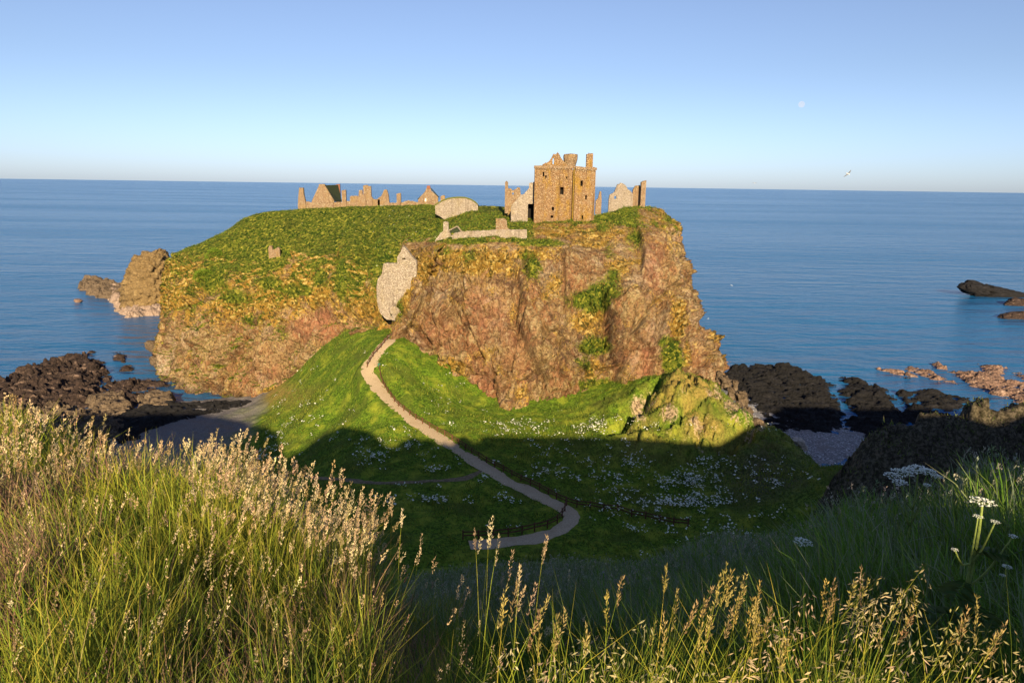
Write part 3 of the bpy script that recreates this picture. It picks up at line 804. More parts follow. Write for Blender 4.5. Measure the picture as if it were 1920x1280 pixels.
# ------------------------------------------------------------------ footpaths
def build_path(name, PP, wid, mat='path'):
    n = len(PP)
    T = np.gradient(PP[:, :2], axis=0); T /= np.linalg.norm(T, axis=1, keepdims=True)
    Nn = np.stack([T[:, 1], -T[:, 0]], 1)
    offs = np.linspace(-1, 1, 9)
    V = []
    wob = fbm(PP, 3, 4, 201) * 0.7; wob2 = fbm(PP + 50, 3, 4, 203) * 0.7
    for i in range(n):
        for o_ in offs:
            w_ = wid * o_ + (wob[i] if o_ < 0 else wob2[i]) * abs(o_)
            V.append((PP[i, 0] + Nn[i, 0] * w_, PP[i, 1] + Nn[i, 1] * w_, PP[i, 2] + 0.03 - 0.06 * o_ * o_))
    tag(mesh_np(name, np.array(V), grid_quads(n, 9)[:, ::-1], None, M[mat], smooth=True), kind='structure')
build_path('path', P1, 1.25)
build_path('side_path', P2, 0.6, 'dirt')

# ------------------------------------------------------------------ ruins
def interp_prof(prof, Y):
    p = np.array([W(x, y, Y) for x, y in prof])
    o = np.argsort(p[:, 0], kind='stable')
    return p[:, 0], p[:, 2]

def wall(mb, top, bot, Y, th, holes=(), sink=1.0, jit=0.12, slope=0.0, step=0.45, seed=1):
    """A standing wall: front at distance Y, thickness th, ragged top, real openings."""
    tx, tz = interp_prof(top, Y)
    if not hasattr(bot, '__len__'): bot = [(top[0][0], bot), (top[-1][0], bot)]
    bx, bz = interp_prof(bot, Y)
    hs = []
    for a, b, c, d in holes:
        p, q = W(a, d, Y), W(c, b, Y); hs.append((p[0], q[0], p[2], q[2]))
    cuts = sorted(set([round(v, 3) for v in tx] + [round(v, 3) for h in hs for v in h[:2] if tx[0] < v < tx[-1]]))
    xs = []
    for a, b in zip(cuts[:-1], cuts[1:]):
        if b - a < 0.02: continue
        k = max(1, int((b - a) / step)); xs += [(a + (b - a) * i / k, a + (b - a) * (i + 1) / k) for i in range(k)]
    rr = random.Random(seed)
    x0 = tx[0]
    yf = lambda x: Y + slope * (x - x0)
    for a, b in xs:
        j = (rr.random() - 0.6) * jit
        e = 1e-4
        za, zb = np.interp(a + e, tx, tz) + j, np.interp(b - e, tx, tz) + j
        ba, bb = np.interp(a + e, bx, bz) - sink, np.interp(b - e, bx, bz) - sink
        spans = [((ba, bb), (za, zb))]
        for hx0, hx1, hz0, hz1 in hs:
            if a >= hx0 - 1e-3 and b <= hx1 + 1e-3:
                ns = []
                for lo, hi in spans:
                    if hz0 > min(hi) or hz1 < max(lo): ns.append((lo, hi)); continue
                    if hz0 > max(lo): ns.append((lo, (hz0, hz0)))
                    if hz1 < min(hi): ns.append(((hz1, hz1), hi))
                spans = ns
        for (la, lb), (ha, hb) in spans:
            if ha - la < 0.02 and hb - lb < 0.02: continue
            ya, yb = yf(a), yf(b)
            mb.hexa([(a, ya, la), (b, yb, lb), (b, yb + th, lb), (a, ya + th, la), (a, ya, ha), (b, yb, hb), (b, yb + th, hb), (a, ya + th, ha)])

def wbox(mb, px0, px1, py0, py1, Y, dep, sink=0.0):
    p, q = W(px0, py1, Y), W(px1, py0, Y)
    mb.box(p[0], q[0], Y, Y + dep, p[2] - sink, q[2])

def window_part(root, hole, Y, th, frame, name='window'):
    a, b, c, d = hole
    p, q = W(a, d, Y), W(c, b, Y)
    w_ = MB(); f_ = 0.14
    w_.box(p[0] - f_, q[0] + f_, Y - 0.035, Y + 0.2, q[2] + 0.002, q[2] + 0.2)
    w_.box(p[0] - f_, q[0] + f_, Y - 0.05, Y + 0.2, p[2] - 0.17, p[2] - 0.002)
    w_.box(p[0] - f_, p[0] - 0.002, Y - 0.03, Y + 0.2, p[2], q[2]); w_.box(q[0] + 0.002, q[0] + f_, Y - 0.03, Y + 0.2, p[2], q[2])
    o = w_.build(name, frame, root)
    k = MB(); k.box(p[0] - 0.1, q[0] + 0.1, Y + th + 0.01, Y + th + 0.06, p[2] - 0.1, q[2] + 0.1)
    d_ = k.build('dark_backing', M['dark'], o)  # black panel behind the opening, painted in place of interior shade
    return o

def ruin(name, label, cat, px, py, Y):
    t = thing(name, label, cat, tuple(W(px, py, Y)))
    bpy.context.view_layer.update()
    return t

# the keep
def build_keep():
    Y, YW, TH = 183.0, 181.7, 1.5
    t = ruin('tower_house', 'tall roofless square stone keep with broken gable and chimney on the cliff top', 'tower', 1060, 414, Y)
    h_main = [(1017.6, 322.5, 1020.6, 331.5), (1022, 329, 1025, 333.5), (1050, 351, 1057, 364.5), (1061.3, 331.5, 1063.6, 335.2), (1034.5, 388, 1039, 394.7), (1032.5, 404, 1037.5, 408.7)]
    h_wing = [(1088, 338.5, 1093, 349), (1097, 366, 1100.4, 374.5), (1090.3, 404, 1093.6, 411.5)]
    mb = MB()
    wall(mb, [(1003, 312), (1074, 312)], [(1003, 412), (1074, 414)], Y, TH, h_main, 2.5, 0.0, seed=2)
    wall(mb, [(1078.5, 313), (1117, 315.5)], [(1078.5, 415), (1115.5, 416)], YW, TH, h_wing, 2.5, 0.0, seed=3)
    x0, x1, xm = W(1003, 400, Y)[0], W(1116, 400, YW)[0], W(1078.5, 400, Y)[0]
    zt, zb = W(1040, 313, Y)[2], W(1040, 416, Y)[2] - 3
    mb.box(x0, x0 + TH, Y + TH + 0.003, Y + 12, zb, zt); mb.box(x1 - TH, x1 - 0.1, YW + TH + 0.003, Y + 12, zb, zt - 0.2)
    mb.box(x0 + 0.1, x1 - 0.2, Y + 12.003, Y + 13.3, zb, zt - 0.4)
    for k in range(4):                     # unseen slabs added to keep the inside dark behind the windows
        z = zt - 1.2 - k * 3.4
        mb.box(x0 + TH + 0.01, x1 - TH - 0.01, Y + TH + 0.4, Y + 11.98, z - 0.3, z)
    mb.build('wall', M['keep'], t)
    for h in h_main: window_part(t, h, Y, TH, M['keep'])
    for h in h_wing: window_part(t, h, YW, TH, M['keep'])
    s = MB()
    xa, xb = W(1072, 400, Y)[0], W(1079.3, 400, Y)[0]
    n = 8
    cx, rad = (xa + xb) / 2, (xb - xa) / 2
    pts = [(cx - rad * math.cos(math.pi * k / n), Y - 0.15 - rad * 1.1 * math.sin(math.pi * k / n)) for k in range(n + 1)]
    for k in range(n):
        s.face([(*pts[k], zb), (*pts[k + 1], zb), (*pts[k + 1], zt - 0.3), (*pts[k], zt - 0.3)])
    s.face([(*p, zt - 0.3) for p in pts])
    s.build('stair_shaft', M['lichen'], t)
    p = MB()
    wall(p, [(1001.5, 310.5), (1012, 311), (1030, 310), (1050, 310.5), (1079, 311)], [(1001.5, 315.5), (1079, 316)], Y - 0.3, 0.8, (), 0, 0.25, seed=5)
    for k in range(24):
        a = 1002.5 + k * 3.18
        wbox(p, a, a + 1.5, 315.4, 318.5, Y - 0.2, 0.3)
    p.build('parapet', M['ruin'], t); p = MB()
    wall(p, [(1079.2, 312), (1095, 312.5), (1119.5, 314)], [(1079.2, 317.5), (1119.5, 319)], YW - 0.3, 0.8, (), 0, 0.25, seed=6)
    for k in range(12):
        a = 1080.5 + k * 3.2
        wbox(p, a, a + 1.5, 318, 321, YW - 0.2, 0.3)
    p.build('parapet', M['ruin'], t)
    g = MB()
    wall(g, [(1016, 310), (1019, 306.5), (1029, 303), (1033, 297), (1036.5, 290.5), (1038, 288), (1042, 289), (1044.5, 286), (1046, 284.5), (1048, 289), (1056, 301), (1064, 310)], 314, Y + 1.8, 1.0, [(1036, 297, 1039, 308)], 0.5, 0.25, step=0.3, seed=7)
    g.build('gable', M['keep'], t)
    ct = W(1069.5, 300, Y + 4.5)
    tur = MB(); K = 12
    rings = [(313, 1.35), (306, 1.6), (299, 1.85), (294, 1.9), (290, 1.85)]
    for i, (py, r_) in enumerate(rings):
        z = W(1069.5, py, Y + 4.5)[2]
        for k in range(K):
            a = 2 * math.pi * k / K
            j = random.uniform(-0.25, 0.25) if i == len(rings) - 1 else random.uniform(-0.05, 0.05)
            tur.v.append((ct[0] + r_ * math.cos(a), ct[1] + r_ * math.sin(a), z + j))
    for i in range(len(rings) - 1):
        for k in range(K):
            tur.f.append([i * K + k, i * K + (k + 1) % K, (i + 1) * K + (k + 1) % K, (i + 1) * K + k])
    tur.v.append((ct[0], ct[1], W(1069.5, 288, Y + 4.5)[2]))
    for k in range(K): tur.f.append([4 * K + k, 4 * K + (k + 1) % K, len(tur.v) - 1])
    tur.build('turret', M['ruin'], t)
    c = MB()
    wall(c, [(1100.2, 288.5), (1104, 288), (1104.6, 287), (1112.3, 288)], 316, YW + 0.5, 1.5, (), 0.3, 0.2, seed=8)
    c.build('chimney', M['keep'], t)

def lichen_stone():
    return stone_material('lichen_stone', (0.40, 0.25, 0.06), (0.5, 0.33, 0.07), (0.52, 0.33, 0.03), 0.8, (0.5, 0.36, 0.14))
M['lichen'] = lichen_stone()
build_keep()

def part_wall(t, name, mat, *a, **k):
    mb = MB(); wall(mb, *a, **k); return mb.build(name, mat, t)

def simple_ruin(name, label, cat, mat, prof, bot, Y, th=0.9, holes=(), group=None, **k):
    cx = (prof[0][0] + prof[-1][0]) / 2; b = bot if not hasattr(bot, '__len__') else bot[len(bot) // 2][1]
    p = W(cx, b, Y)
    mb = MB(); wall(mb, prof, bot, Y, th, holes, **k)
    o = mb.build(name, mat)
    o.data.transform(Matrix.Translation(-Vector(p))); o.location = p
    return tag(o, label, cat, group)

# beside the keep
t = ruin('gatehouse_ruin', 'broken stone building with tall dark doorway leaning against the left side of the keep', 'ruin', 980, 414, 186)
part_wall(t, 'wall', M['rubble'], [(958, 388), (966, 377), (976, 366), (984, 362), (992, 353), (992.4, 343), (1003.3, 341.5)], 415, 186, 1.2, [(989.3, 382.5, 1001.2, 415)], 1.5, 0.2, step=0.3)
o = MB(); wbox(o, 988, 1003, 380, 417, 189.5, 0.3); o.build('doorway', M['dark'], t)  # black panel painted in for the shade inside the doorway
simple_ruin('ruined_wall', 'pink roofless wall with one small window left of the keep', 'ruin', M['ruin'],
            [(952.3, 352.5), (957, 353), (961, 357), (968, 354), (970.3, 351), (975, 352), (976.5, 366), (984, 362)], 390, 193, 0.9, [(960.3, 361.5, 963.2, 365)], jit=0.2, sink=2)
simple_ruin('wall_stump', 'narrow tall wall end standing dark at the left edge of the keep ruins', 'ruin', M['ruin'], [(947, 341), (949.5, 339), (952.5, 342), (953, 384)], 386, 192, 3.5, sink=2)
simple_ruin('low_wall', 'low pale rubble footing on the grass below the dark doorway of the keep ruin', 'wall', M['rubble'], [(958, 402), (968, 405), (985, 407), (990, 415)], 417, 184.5, 0.9, sink=1.5)
simple_ruin('wall_fragment', 'small broken wall fragment just right of the keep', 'ruin', M['ruin'], [(1117, 376), (1122, 371), (1122.3, 368), (1125, 358), (1127.6, 359), (1128, 376)], 388, 196, 0.8, sink=2)
t = ruin('chapel_ruin', 'pale roofless gable and square chimney stack right of the keep near the cliff edge', 'ruin', 1177, 386, 197)
part_wall(t, 'gable', M['rubble'], [(1141.5, 374), (1143, 366), (1152, 360), (1158, 345.5), (1165, 343), (1172, 346), (1178, 356), (1185, 360), (1187, 366)], 388, 197, 0.9, [(1151.5, 367.5, 1156, 373)], 2.5, 0.2, step=0.3)
part_wall(t, 'wall', M['ruin'], [(1187, 355), (1191, 349), (1200, 347), (1202, 358), (1203, 366)], 388, 199, 0.9, (), 2.5, 0.25, step=0.3)
part_wall(t, 'chimney', M['ruin'], [(1203, 341), (1206, 340), (1212, 338.5)], 387, 196.5, 1.6, (), 2.5, 0.15)

# the long range of ruins on the left of the crown
YL = 246.0
simple_ruin('chimney_ruin', 'leaning chimney stack at the far left end of the cliff top ruins', 'ruin', M['ruin'], [(558.3, 384), (559, 372), (561, 352), (568.3, 352), (569.5, 366), (573, 380)], 394, YL, 1.2, sink=2)
t = ruin('gabled_house', 'stone house with chimneyed gable and dark mossy slate roof among the cliff top ruins', 'house', 610, 390, YL + 2)
Yh = YL + 2
part_wall(t, 'gable', M['ruin'], [(583.5, 382), (585, 376), (597.5, 349), (609.5, 349), (611, 351), (626, 376), (627, 382)], 391, Yh, 0.7, (), 2, 0.05)
part_wall(t, 'chimney', M['ruin'], [(597.8, 345.2), (609, 345.2)], 352, Yh - 0.05, 0.8, (), 0, 0.1)
part_wall(t, 'rear_chimney', M['redroof'], [(629, 346), (637, 345.2)], 382, Yh + 9, 0.9, (), 2, 0.1)
rf = MB()
a, b = W(604, 348.5, Yh + 0.3), W(634, 347.5, Yh + 9); c, d = W(626.5, 378, Yh + 0.3), W(641, 378, Yh + 9)
e_, f_ = W(584.5, 378, Yh + 0.75), W(600, 378, Yh + 9)
up = np.array([0, 0, 0.18])
rf.hexa([a, c, d, b, a + up, c + up, d + up, b + up]); rf.hexa([a, b, f_, e_, a + up, b + up, f_ + up, e_ + up])
rf.build('roof', M['slate'], t)
part_wall(t, 'side_wall', M['ruin'], [(626.5, 379), (641, 379)], 391, Yh + 1.2, 0.5, (), 2, 0.05, slope=2.2)
simple_ruin('wall_pillar', 'square wall pillar just right of the slate roofed ruin', 'ruin', M['ruin'], [(640.3, 357), (648, 356)], 390, YL, 1.2, sink=2)
t = ruin('ruined_hall', 'broken stone hall with stepped walls and paired chimney amid the left ruins', 'ruin', 680, 388, YL)
part_wall(t, 'wall', M['ruin'], [(655.8, 368), (665, 367), (672, 368), (673, 357), (679, 356), (680, 365), (696, 368), (700, 373), (712, 374)], 390, YL, 0.9, [(686, 378, 688, 382)], 2, 0.2, step=0.3)
part_wall(t, 'chimney', M['ruin'], [(680.8, 347.5), (689, 347), (689.5, 349), (695.2, 349), (696, 369)], 372, YL + 0.3, 1.1, (), 0, 0.1)
simple_ruin('pointed_wall', 'tall wall fragment with pointed top right of the broken hall', 'ruin', M['ruin'], [(708, 372), (714.5, 368), (717, 363), (720, 356), (725, 355.3), (728, 365), (730, 384)], 390, YL, 1.2, sink=2, step=0.3)
simple_ruin('gatepost_ruin', 'single narrow stone pillar between the pointed wall and the small gabled cottage', 'ruin', M['ruin'], [(743.4, 363), (751.2, 362)], 388, YL, 1.1, sink=2)
simple_ruin('low_wall', 'long low broken wall running along the crest under the left ruins', 'wall', M['ruin'], [(560, 386), (575, 378), (586, 379), (630, 379), (655, 377), (700, 375), (730, 380), (755, 379), (765, 376), (790, 380)], [(560, 394), (790, 390)], YL + 0.6, 0.6, sink=2, jit=0.3)
t = ruin('cottage', 'small gabled stone cottage with central chimney right of the left ruins', 'house', 805, 385, 240)
part_wall(t, 'gable', M['ruin'], [(784, 374), (797, 359), (800, 352), (807, 352), (808, 357), (821, 369), (821.5, 376)], 388, 240, 0.6, [(796.5, 372, 799, 377.5)], 2, 0.05)
part_wall(t, 'chimney', M['redroof'], [(800.3, 348.2), (806.5, 348.2)], 354, 239.9, 0.7, (), 0, 0.05)
rf = MB()
a, b = W(806, 353, 240.3), W(809, 354, 247); c, d = W(821.5, 370, 240.3), W(824, 371, 247)
e_, f_ = W(783, 374, 240.7), W(788, 374, 247)
rf.hexa([a, c, d, b, a + up, c + up, d + up, b + up]); rf.hexa([a, b, f_, e_, a + up, b + up, f_ + up, e_ + up])
rf.build('roof', M['slate'], t)
pn = MB(); wbox(pn, 796.4, 799.1, 371.8, 377.6, 240.2, 0.08); pn.build('window', M['white'], t)
simple_ruin('wall_stub', 'short wall stub beside the small gabled cottage', 'ruin', M['ruin'], [(826, 368), (830, 366), (834, 367)], 384, 238, 0.8, sink=2)

# vault mound, hut, curtain wall, gate wall
t = ruin('vaulted_wall', 'rounded pale stone vault front with small dark arch set into a grassy mound', 'wall', 857, 405, 205)
part_wall(t, 'wall', M['rubble'], [(816, 385.5), (824, 380), (832, 376), (841, 373), (850, 371.6), (862, 371), (872, 371.5), (882, 374.5), (890, 379), (896, 384.5)],
          [(816, 387), (826, 392), (838, 402), (850, 411), (873, 410), (889, 396), (896, 386)], 207.5, 1.2, [(851.5, 406.3, 861, 411)], 2.2, 0.05)
aw = MB()
for k in range(9):
    a0, a1 = math.pi * k / 9, math.pi * (k + 1) / 9
    A0, A1 = [W(856.3 - 6.2 * math.cos(a), 409.5 - 6.2 * math.sin(a), 207.4) for a in (a0, a1)]
    B0, B1 = [W(856.3 - 4.4 * math.cos(a), 409.5 - 4.4 * math.sin(a), 207.4) for a in (a0, a1)]
    dy = np.array([0, 0.4, 0])
    aw.hexa([B0, A0, A0 + dy, B0 + dy, B1, A1, A1 + dy, B1 + dy])
aw.build('arch', M['ruin'], t)
o = MB(); wbox(o, 850.5, 862, 404.5, 412, 208.8, 0.2); o.build('doorway', M['dark'], t)  # black panel standing for the shade under the arch
turf = MB()
arc = [(816, 385.5), (824, 380), (832, 376), (841, 373), (850, 371.6), (862, 371), (872, 371.5), (882, 374.5), (890, 379), (896, 384.5)]
for (ax, ay), (bx, by) in zip(arc[:-1], arc[1:]):
    A, B = W(ax, ay, 207.3), W(bx, by, 207.3); A2 = A + np.array([0, 11, -1.2]); B2 = B + np.array([0, 11, -1.2])
    u3 = np.array([0, 0, 0.35]); turf.hexa([A, B, B2, A2, A + u3, B + u3, B2 + u3, A2 + u3])
turf.build('turf_cap', M['turfcap'] if 'turfcap' in M else plain('turf_cap', (0.11, 0.12, 0.022)), t)

t = ruin('roofless_hut', 'small ruined hut with stone chimney and green gable beside the long curtain wall', 'ruin', 836, 447, 168)
part_wall(t, 'chimney', M['rubble'], [(816, 450), (826, 437), (831, 433), (831.3, 418), (832, 415.5), (839, 415.5), (840.6, 418), (841, 433), (848, 444)], 450, 168, 1.0, (), 1.5, 0.1, step=0.25)
gb = MB()
for q in (((842, 432), (857.5, 424)), ((857.5, 424), (866, 434.5))):
    gb.bar(W(*q[0], 170.2), W(*q[1], 170.2), 0.5, 0.25)
gb.build('coping', M['rubble'], t)
part_wall(t, 'gable', M['slate'], [(842, 433), (857.5, 425), (866, 435)], 446, 170.4, 0.4, (), 1.0, 0.0)
t = ruin('cliff_wall', 'long low pale curtain wall along the front edge of the big cliff', 'wall', 915, 447, 167)
part_wall(t, 'wall', M['rubble'], [(848, 440), (853, 437), (866, 434), (880, 433), (900, 432.5), (918, 431.5), (933, 430), (955, 430), (964, 431), (980, 430.5), (987.5, 431), (988, 436)], [(848, 447), (988, 448)], 167, 0.9, [(877.5, 441, 880, 444)], 1.5, 0.15, step=0.3)
part_wall(t, 'pillar', M['ruin'], [(929.7, 409), (936, 410.3), (945, 409.5), (950, 413), (951, 426), (956, 431)], 432, 167.3, 1.4, (), 0.4, 0.12)
simple_ruin('gate_wall', 'tall pale blocking wall with ruined pointed gable filling the cleft between the two cliffs', 'wall', M['gatewall'] if 'gatewall' in M else M['rubble'],
            [(706, 538), (708, 524), (716, 513), (718.5, 494.5), (725, 493.5), (744.5, 494), (745, 482), (748, 477), (752, 470), (756, 461), (760, 465), (766, 472), (772, 480), (780.5, 489), (781, 496)],
            [(706, 543), (711, 566), (724, 580), (753, 580), (760, 548), (772, 508), (781, 496)], 155.5, 1.6, [(754.5, 483.5, 760, 487)], sink=2.4, jit=0.12, step=0.3)
simple_ruin('slope_ruin', 'tiny pale ruin corner on the grassy slope above the left cliff', 'ruin', M['ruin'], [(503, 464), (505, 461), (509, 461.5), (511, 468), (516, 467), (521, 463), (524, 466)], [(503, 476), (511, 475), (524, 471)], 215, 0.9, sink=2.2, jit=0.2)

# ------------------------------------------------------------------ rocks
def outline_rock(name, label, cat, mat, rows, Y, seed, depth=0.8, amp=0.10, group=None, sc=None, nu=72, nv=40, sink=2.0):
    """A rock with the given (y, left x, right x) silhouette, elliptical in plan and broken up by noise."""
    rows = sorted(rows)                    # top first
    R_ = []
    for py, a, b in rows:
        p, q = W(a, py, Y), W(b, py, Y); R_.append(((p[0] + q[0]) / 2, (q[0] - p[0]) / 2, (p[2] + q[2]) / 2))
    R_ = np.array(R_); R_ = np.vstack([R_, R_[-1] * [1, 1.05, 1] - [0, 0, sink]])
    t_ = np.linspace(0, len(R_) - 1, nv); i_ = np.arange(len(R_))
    cx, hw, zz = (np.interp(t_, i_, R_[:, k]) for k in range(3))
    wmax = hw.max()
    th = np.linspace(0, 2 * np.pi, nu, endpoint=False)
    X = cx[None] + hw[None] * np.sign(np.cos(th))[:, None] * np.abs(np.cos(th))[:, None] ** 0.8
    Yy = Y + wmax * depth * 0.6 + (hw * 0.5 + wmax * 0.5)[None] * depth * (np.sign(np.sin(th)) * np.abs(np.sin(th)) ** 0.8)[:, None] * np.minimum(1, hw / wmax * 2)[None]
    V = np.stack([X.ravel(), Yy.ravel(), np.repeat(zz[None], nu, 0).ravel()], 1)
    c0 = np.array([cx.mean(), Y + wmax * depth * 0.6, zz.mean()])
    dirn = V - c0; dirn[:, 2] *= 0.5; dirn /= np.linalg.norm(dirn, axis=1, keepdims=True) + 1e-9
    sc = sc or wmax * 0.6
    fa_, _, ca_ = facet(V, sc * 0.8, seed); fb_, _, _ = facet(V, sc * 0.3, seed + 3)
    d = wmax * amp * (1.0 * fbm(V, sc, 4, seed) + 1.2 * fa_ + 0.5 * fb_ - 0.7 * np.exp(-(ca_ / 0.06) ** 2))
    V = V + dirn * d[:, None]
    q = grid_quads(nu, nv); w = np.arange(nv - 1)
    q = np.vstack([q, np.stack([(nu - 1) * nv + w, w, w + 1, (nu - 1) * nv + w + 1], 1)])
    V = np.vstack([V, [[cx[0], Y + wmax * depth * 0.6, zz[0] + 0.1 * wmax * amp]]])
    tr = np.stack([np.arange(nu) * nv, np.roll(np.arange(nu) * nv, -1), np.full(nu, len(V) - 1)], 1)
    o = mesh_np(name, V - c0, q[:, ::-1], tr[:, ::-1], mat, smooth=False)
    o.location = c0
    return tag(o, label, cat, group)

def reef(name, label, mat, poly, H, seed, amp=0.6, ang=0.5, cell=0.45, slope=0.5, base=-0.35, group=None, cat='rocks', z0=0.0):
    Pq = np.array([WZ(x, y, z0)[:2] for x, y in poly])
    lo, hi = Pq.min(0) - 1, Pq.max(0) + 1
    cell = max(cell * 0.8, max(hi - lo) / 300)
    xs, ys = np.arange(lo[0], hi[0], cell), np.arange(lo[1], hi[1], cell)
    X, Y = np.meshgrid(xs, ys, indexing='ij'); X, Y = X.ravel(), Y.ravel()
    ins = np.zeros(len(X), bool); dist = np.full(len(X), 1e9)
    for (ax, ay), (bx, by) in zip(Pq, np.roll(Pq, -1, 0)):
        c_ = ((ay > Y) != (by > Y)) & (X < (bx - ax) * (Y - ay) / (by - ay + 1e-12) + ax); ins ^= c_
        t_ = np.clip(((X - ax) * (bx - ax) + (Y - ay) * (by - ay)) / ((bx - ax) ** 2 + (by - ay) ** 2 + 1e-9), 0, 1)
        dist = np.minimum(dist, np.hypot(X - ax - t_ * (bx - ax), Y - ay - t_ * (by - ay)))
    sd = np.where(ins, dist, -dist)
    P = np.stack([X, Y, np.zeros_like(X)], 1)
    ca, sa = math.cos(ang), math.sin(ang)
    Q = np.stack([(X * ca + Y * sa) * 0.32, -X * sa + Y * ca, np.zeros_like(X)], 1)
    sd = sd + 2.6 * fbm(P, 5, 4, seed + 50)
    Qw = Q + 0.5 * np.stack([fbm(P, 2.5, 3, seed + 3), fbm(P, 2.5, 3, seed + 4), np.full(len(X), 0.37)], 1)
    f1_, _, c1_ = facet(Qw, 2.2, seed); f2_, _, c2_ = facet(Qw + 3.7, 0.9, seed + 5)
    z = np.minimum(sd * slope, H) + amp * (1.7 * f1_ + 1.1 * f2_ + 1.1 * fbm(P, 6, 3, seed + 9) - 2.2 * np.exp(-(c1_ / 0.08) ** 2) - 0.8 * np.exp(-(c2_ / 0.10) ** 2)) + base
    z = np.where(sd < -0.5, -3, z)
    keep = z > -1.2
    nu, nv = len(xs), len(ys)
    q = grid_quads(nu, nv)[:, ::-1]
    q = q[keep[q].any(1)]
    z = np.maximum(z, -1.6)
    used = np.unique(q); remap = np.zeros(len(X), int); remap[used] = np.arange(len(used))
    V = np.stack([X, Y, z + z0], 1)[used]
    c0 = np.array([V[:, 0].mean(), V[:, 1].mean(), z0])
    o = mesh_np(name, V - c0, remap[q][:, ::-1], None, mat, smooth=False)
    o.location = c0
    return tag(o, label, cat, group)

GR = 'rock shelves exposed by the tide'
reef('rock_shelf', 'wide dark ridged rock shelf beside the foot of the big cliff, left of the channel', M['reef'], [(1345, 700), (1372, 688), (1420, 684), (1470, 687), (1510, 696), (1555, 715), (1574, 745), (1584, 775), (1590, 800), (1560, 818), (1500, 824), (1440, 822), (1390, 760)], 1.5, 301, 0.55, -0.35, group=GR)
reef('rock_shelf', 'dark ridged rock shelf just right of the narrow water channel', M['reef'], [(1573, 712), (1582, 706), (1640, 720), (1664, 735), (1674, 760), (1706, 778), (1690, 822), (1620, 822), (1590, 800), (1576, 750)], 1.6, 311, 0.55, -0.35, group=GR)
reef('rock_shelf', 'small dark lumpy shelf above the shaded crag on the right', M['reef'], [(1668, 733), (1700, 738), (1720, 752), (1732, 768), (1765, 775), (1790, 772), (1790, 800), (1700, 795)], 1.3, 321, 0.6, -0.35, group=GR)
reef('rock_shelf', 'black flat islet in the sheltered water behind the right crag', M['reef'], [(1705, 745), (1728, 732), (1765, 736), (1822, 746), (1826, 766), (1780, 772), (1735, 775)], 1.1, 331, 0.5, -0.35, group=GR)
reef('rock_shelf', 'thin pinkish strip of sunlit reef nearest the open sea', M['reef_pink'], [(1682, 681), (1722, 688), (1772, 706), (1796, 720), (1764, 716), (1700, 696)], 0.9, 341, 0.5, -0.5, group=GR)
reef('rock_shelf', 'large pink and dark sunlit reef reaching the right edge of the view', M['reef_pink'], [(1750, 683), (1800, 698), (1850, 702), (1925, 718), (1990, 740), (1990, 768), (1900, 752), (1850, 735), (1800, 716)], 1.2, 351, 0.6, -0.5, group=GR)
reef('rock_shelf', 'short pale reef out beyond the large pink reef', M['reef_pink'], [(1832, 683), (1888, 690), (1886, 704), (1840, 699)], 0.9, 361, 0.5, -0.5, group=GR)
reef('rock_shelf', 'low pinkish rocks awash left of the thin sunlit reef strip', M['reef_pink'], [(1645, 690), (1700, 698), (1716, 706), (1690, 708), (1655, 698)], 0.7, 371, 0.5, -0.5, group=GR)
reef('rock_shelf', 'dark reef corner at the right edge beyond the pink reef', M['reef_pink'], [(1898, 696), (1990, 700), (1990, 722), (1905, 712)], 0.9, 381, 0.5, -0.5, group=GR)
reef('rock_shelf', 'small dark flat rock below the large pink reef', M['reef'], [(1816, 740), (1858, 748), (1850, 756), (1820, 750)], 0.7, 391, 0.4, -0.3, group=GR)
reef('rock_shelf', 'black rocks at the seaward tip of the wide dark shelf', M['reef'], [(1462, 683), (1480, 682), (1500, 690), (1490, 697), (1468, 692)], 0.8, 395, 0.4, -0.3, group=GR)
reef('rock_shelf', 'pinkish low rocks at the waterline beside the foot of the big cliff', M['reef_pink'], [(1338, 680), (1368, 676), (1372, 684), (1345, 690)], 0.8, 397, 0.4, -0.3, group=GR)
reef('rock_shelf', 'broad reddish weedy reef at the left shore behind the tall grass', M['reef_red'], [(-70, 720), (0, 716), (40, 698), (90, 678), (160, 666), (188, 680), (207, 705), (207, 738), (160, 765), (60, 775), (-70, 775)], 2.2, 401, 0.9, 0.3, group=GR)
reef('rock_shelf', 'low reddish rocks between the weedy reef and the left cliff', M['reef_red'], [(206, 716), (250, 712), (312, 718), (322, 745), (290, 762), (240, 762), (206, 748)], 1.3, 411, 0.8, 0.2, group=GR)
reef('rock_shelf', 'tan broken rocks at the shore just above the tall grass on the left', M['slab'], [(-70, 772), (60, 766), (130, 764), (200, 778), (235, 810), (225, 850), (120, 860), (-70, 860)], 2.2, 421, 1.0, 0.2, group=GR)
reef('rock_shelf', 'narrow dark skerry in the sea near the left cliff', M['reef_red'], [(207, 654), (222, 656), (240, 678), (232, 685), (216, 672)], 1.3, 431, 0.5, 0.6, group=GR)
reef('rock_shelf', 'tiny purple rock below the narrow skerry', M['reef_red'], [(230, 686), (246, 686), (247, 696), (233, 696)], 0.9, 441, 0.3, 0.6, group=GR)
reef('rock_shelf', 'tiny round rock awash above the weedy reef on the left', M['reef_red'], [(163, 659), (176, 659), (179, 668), (166, 669)], 0.9, 451, 0.3, 0.6, group=GR)
reef('rock_shelf', 'dark seaweed rocks along the shaded left beach', M['reef'], [(215, 770), (330, 758), (470, 752), (500, 765), (410, 784), (310, 806), (225, 830)], 1.6, 461, 0.5, 0.1, group=GR, z0=1.5, base=-0.2)

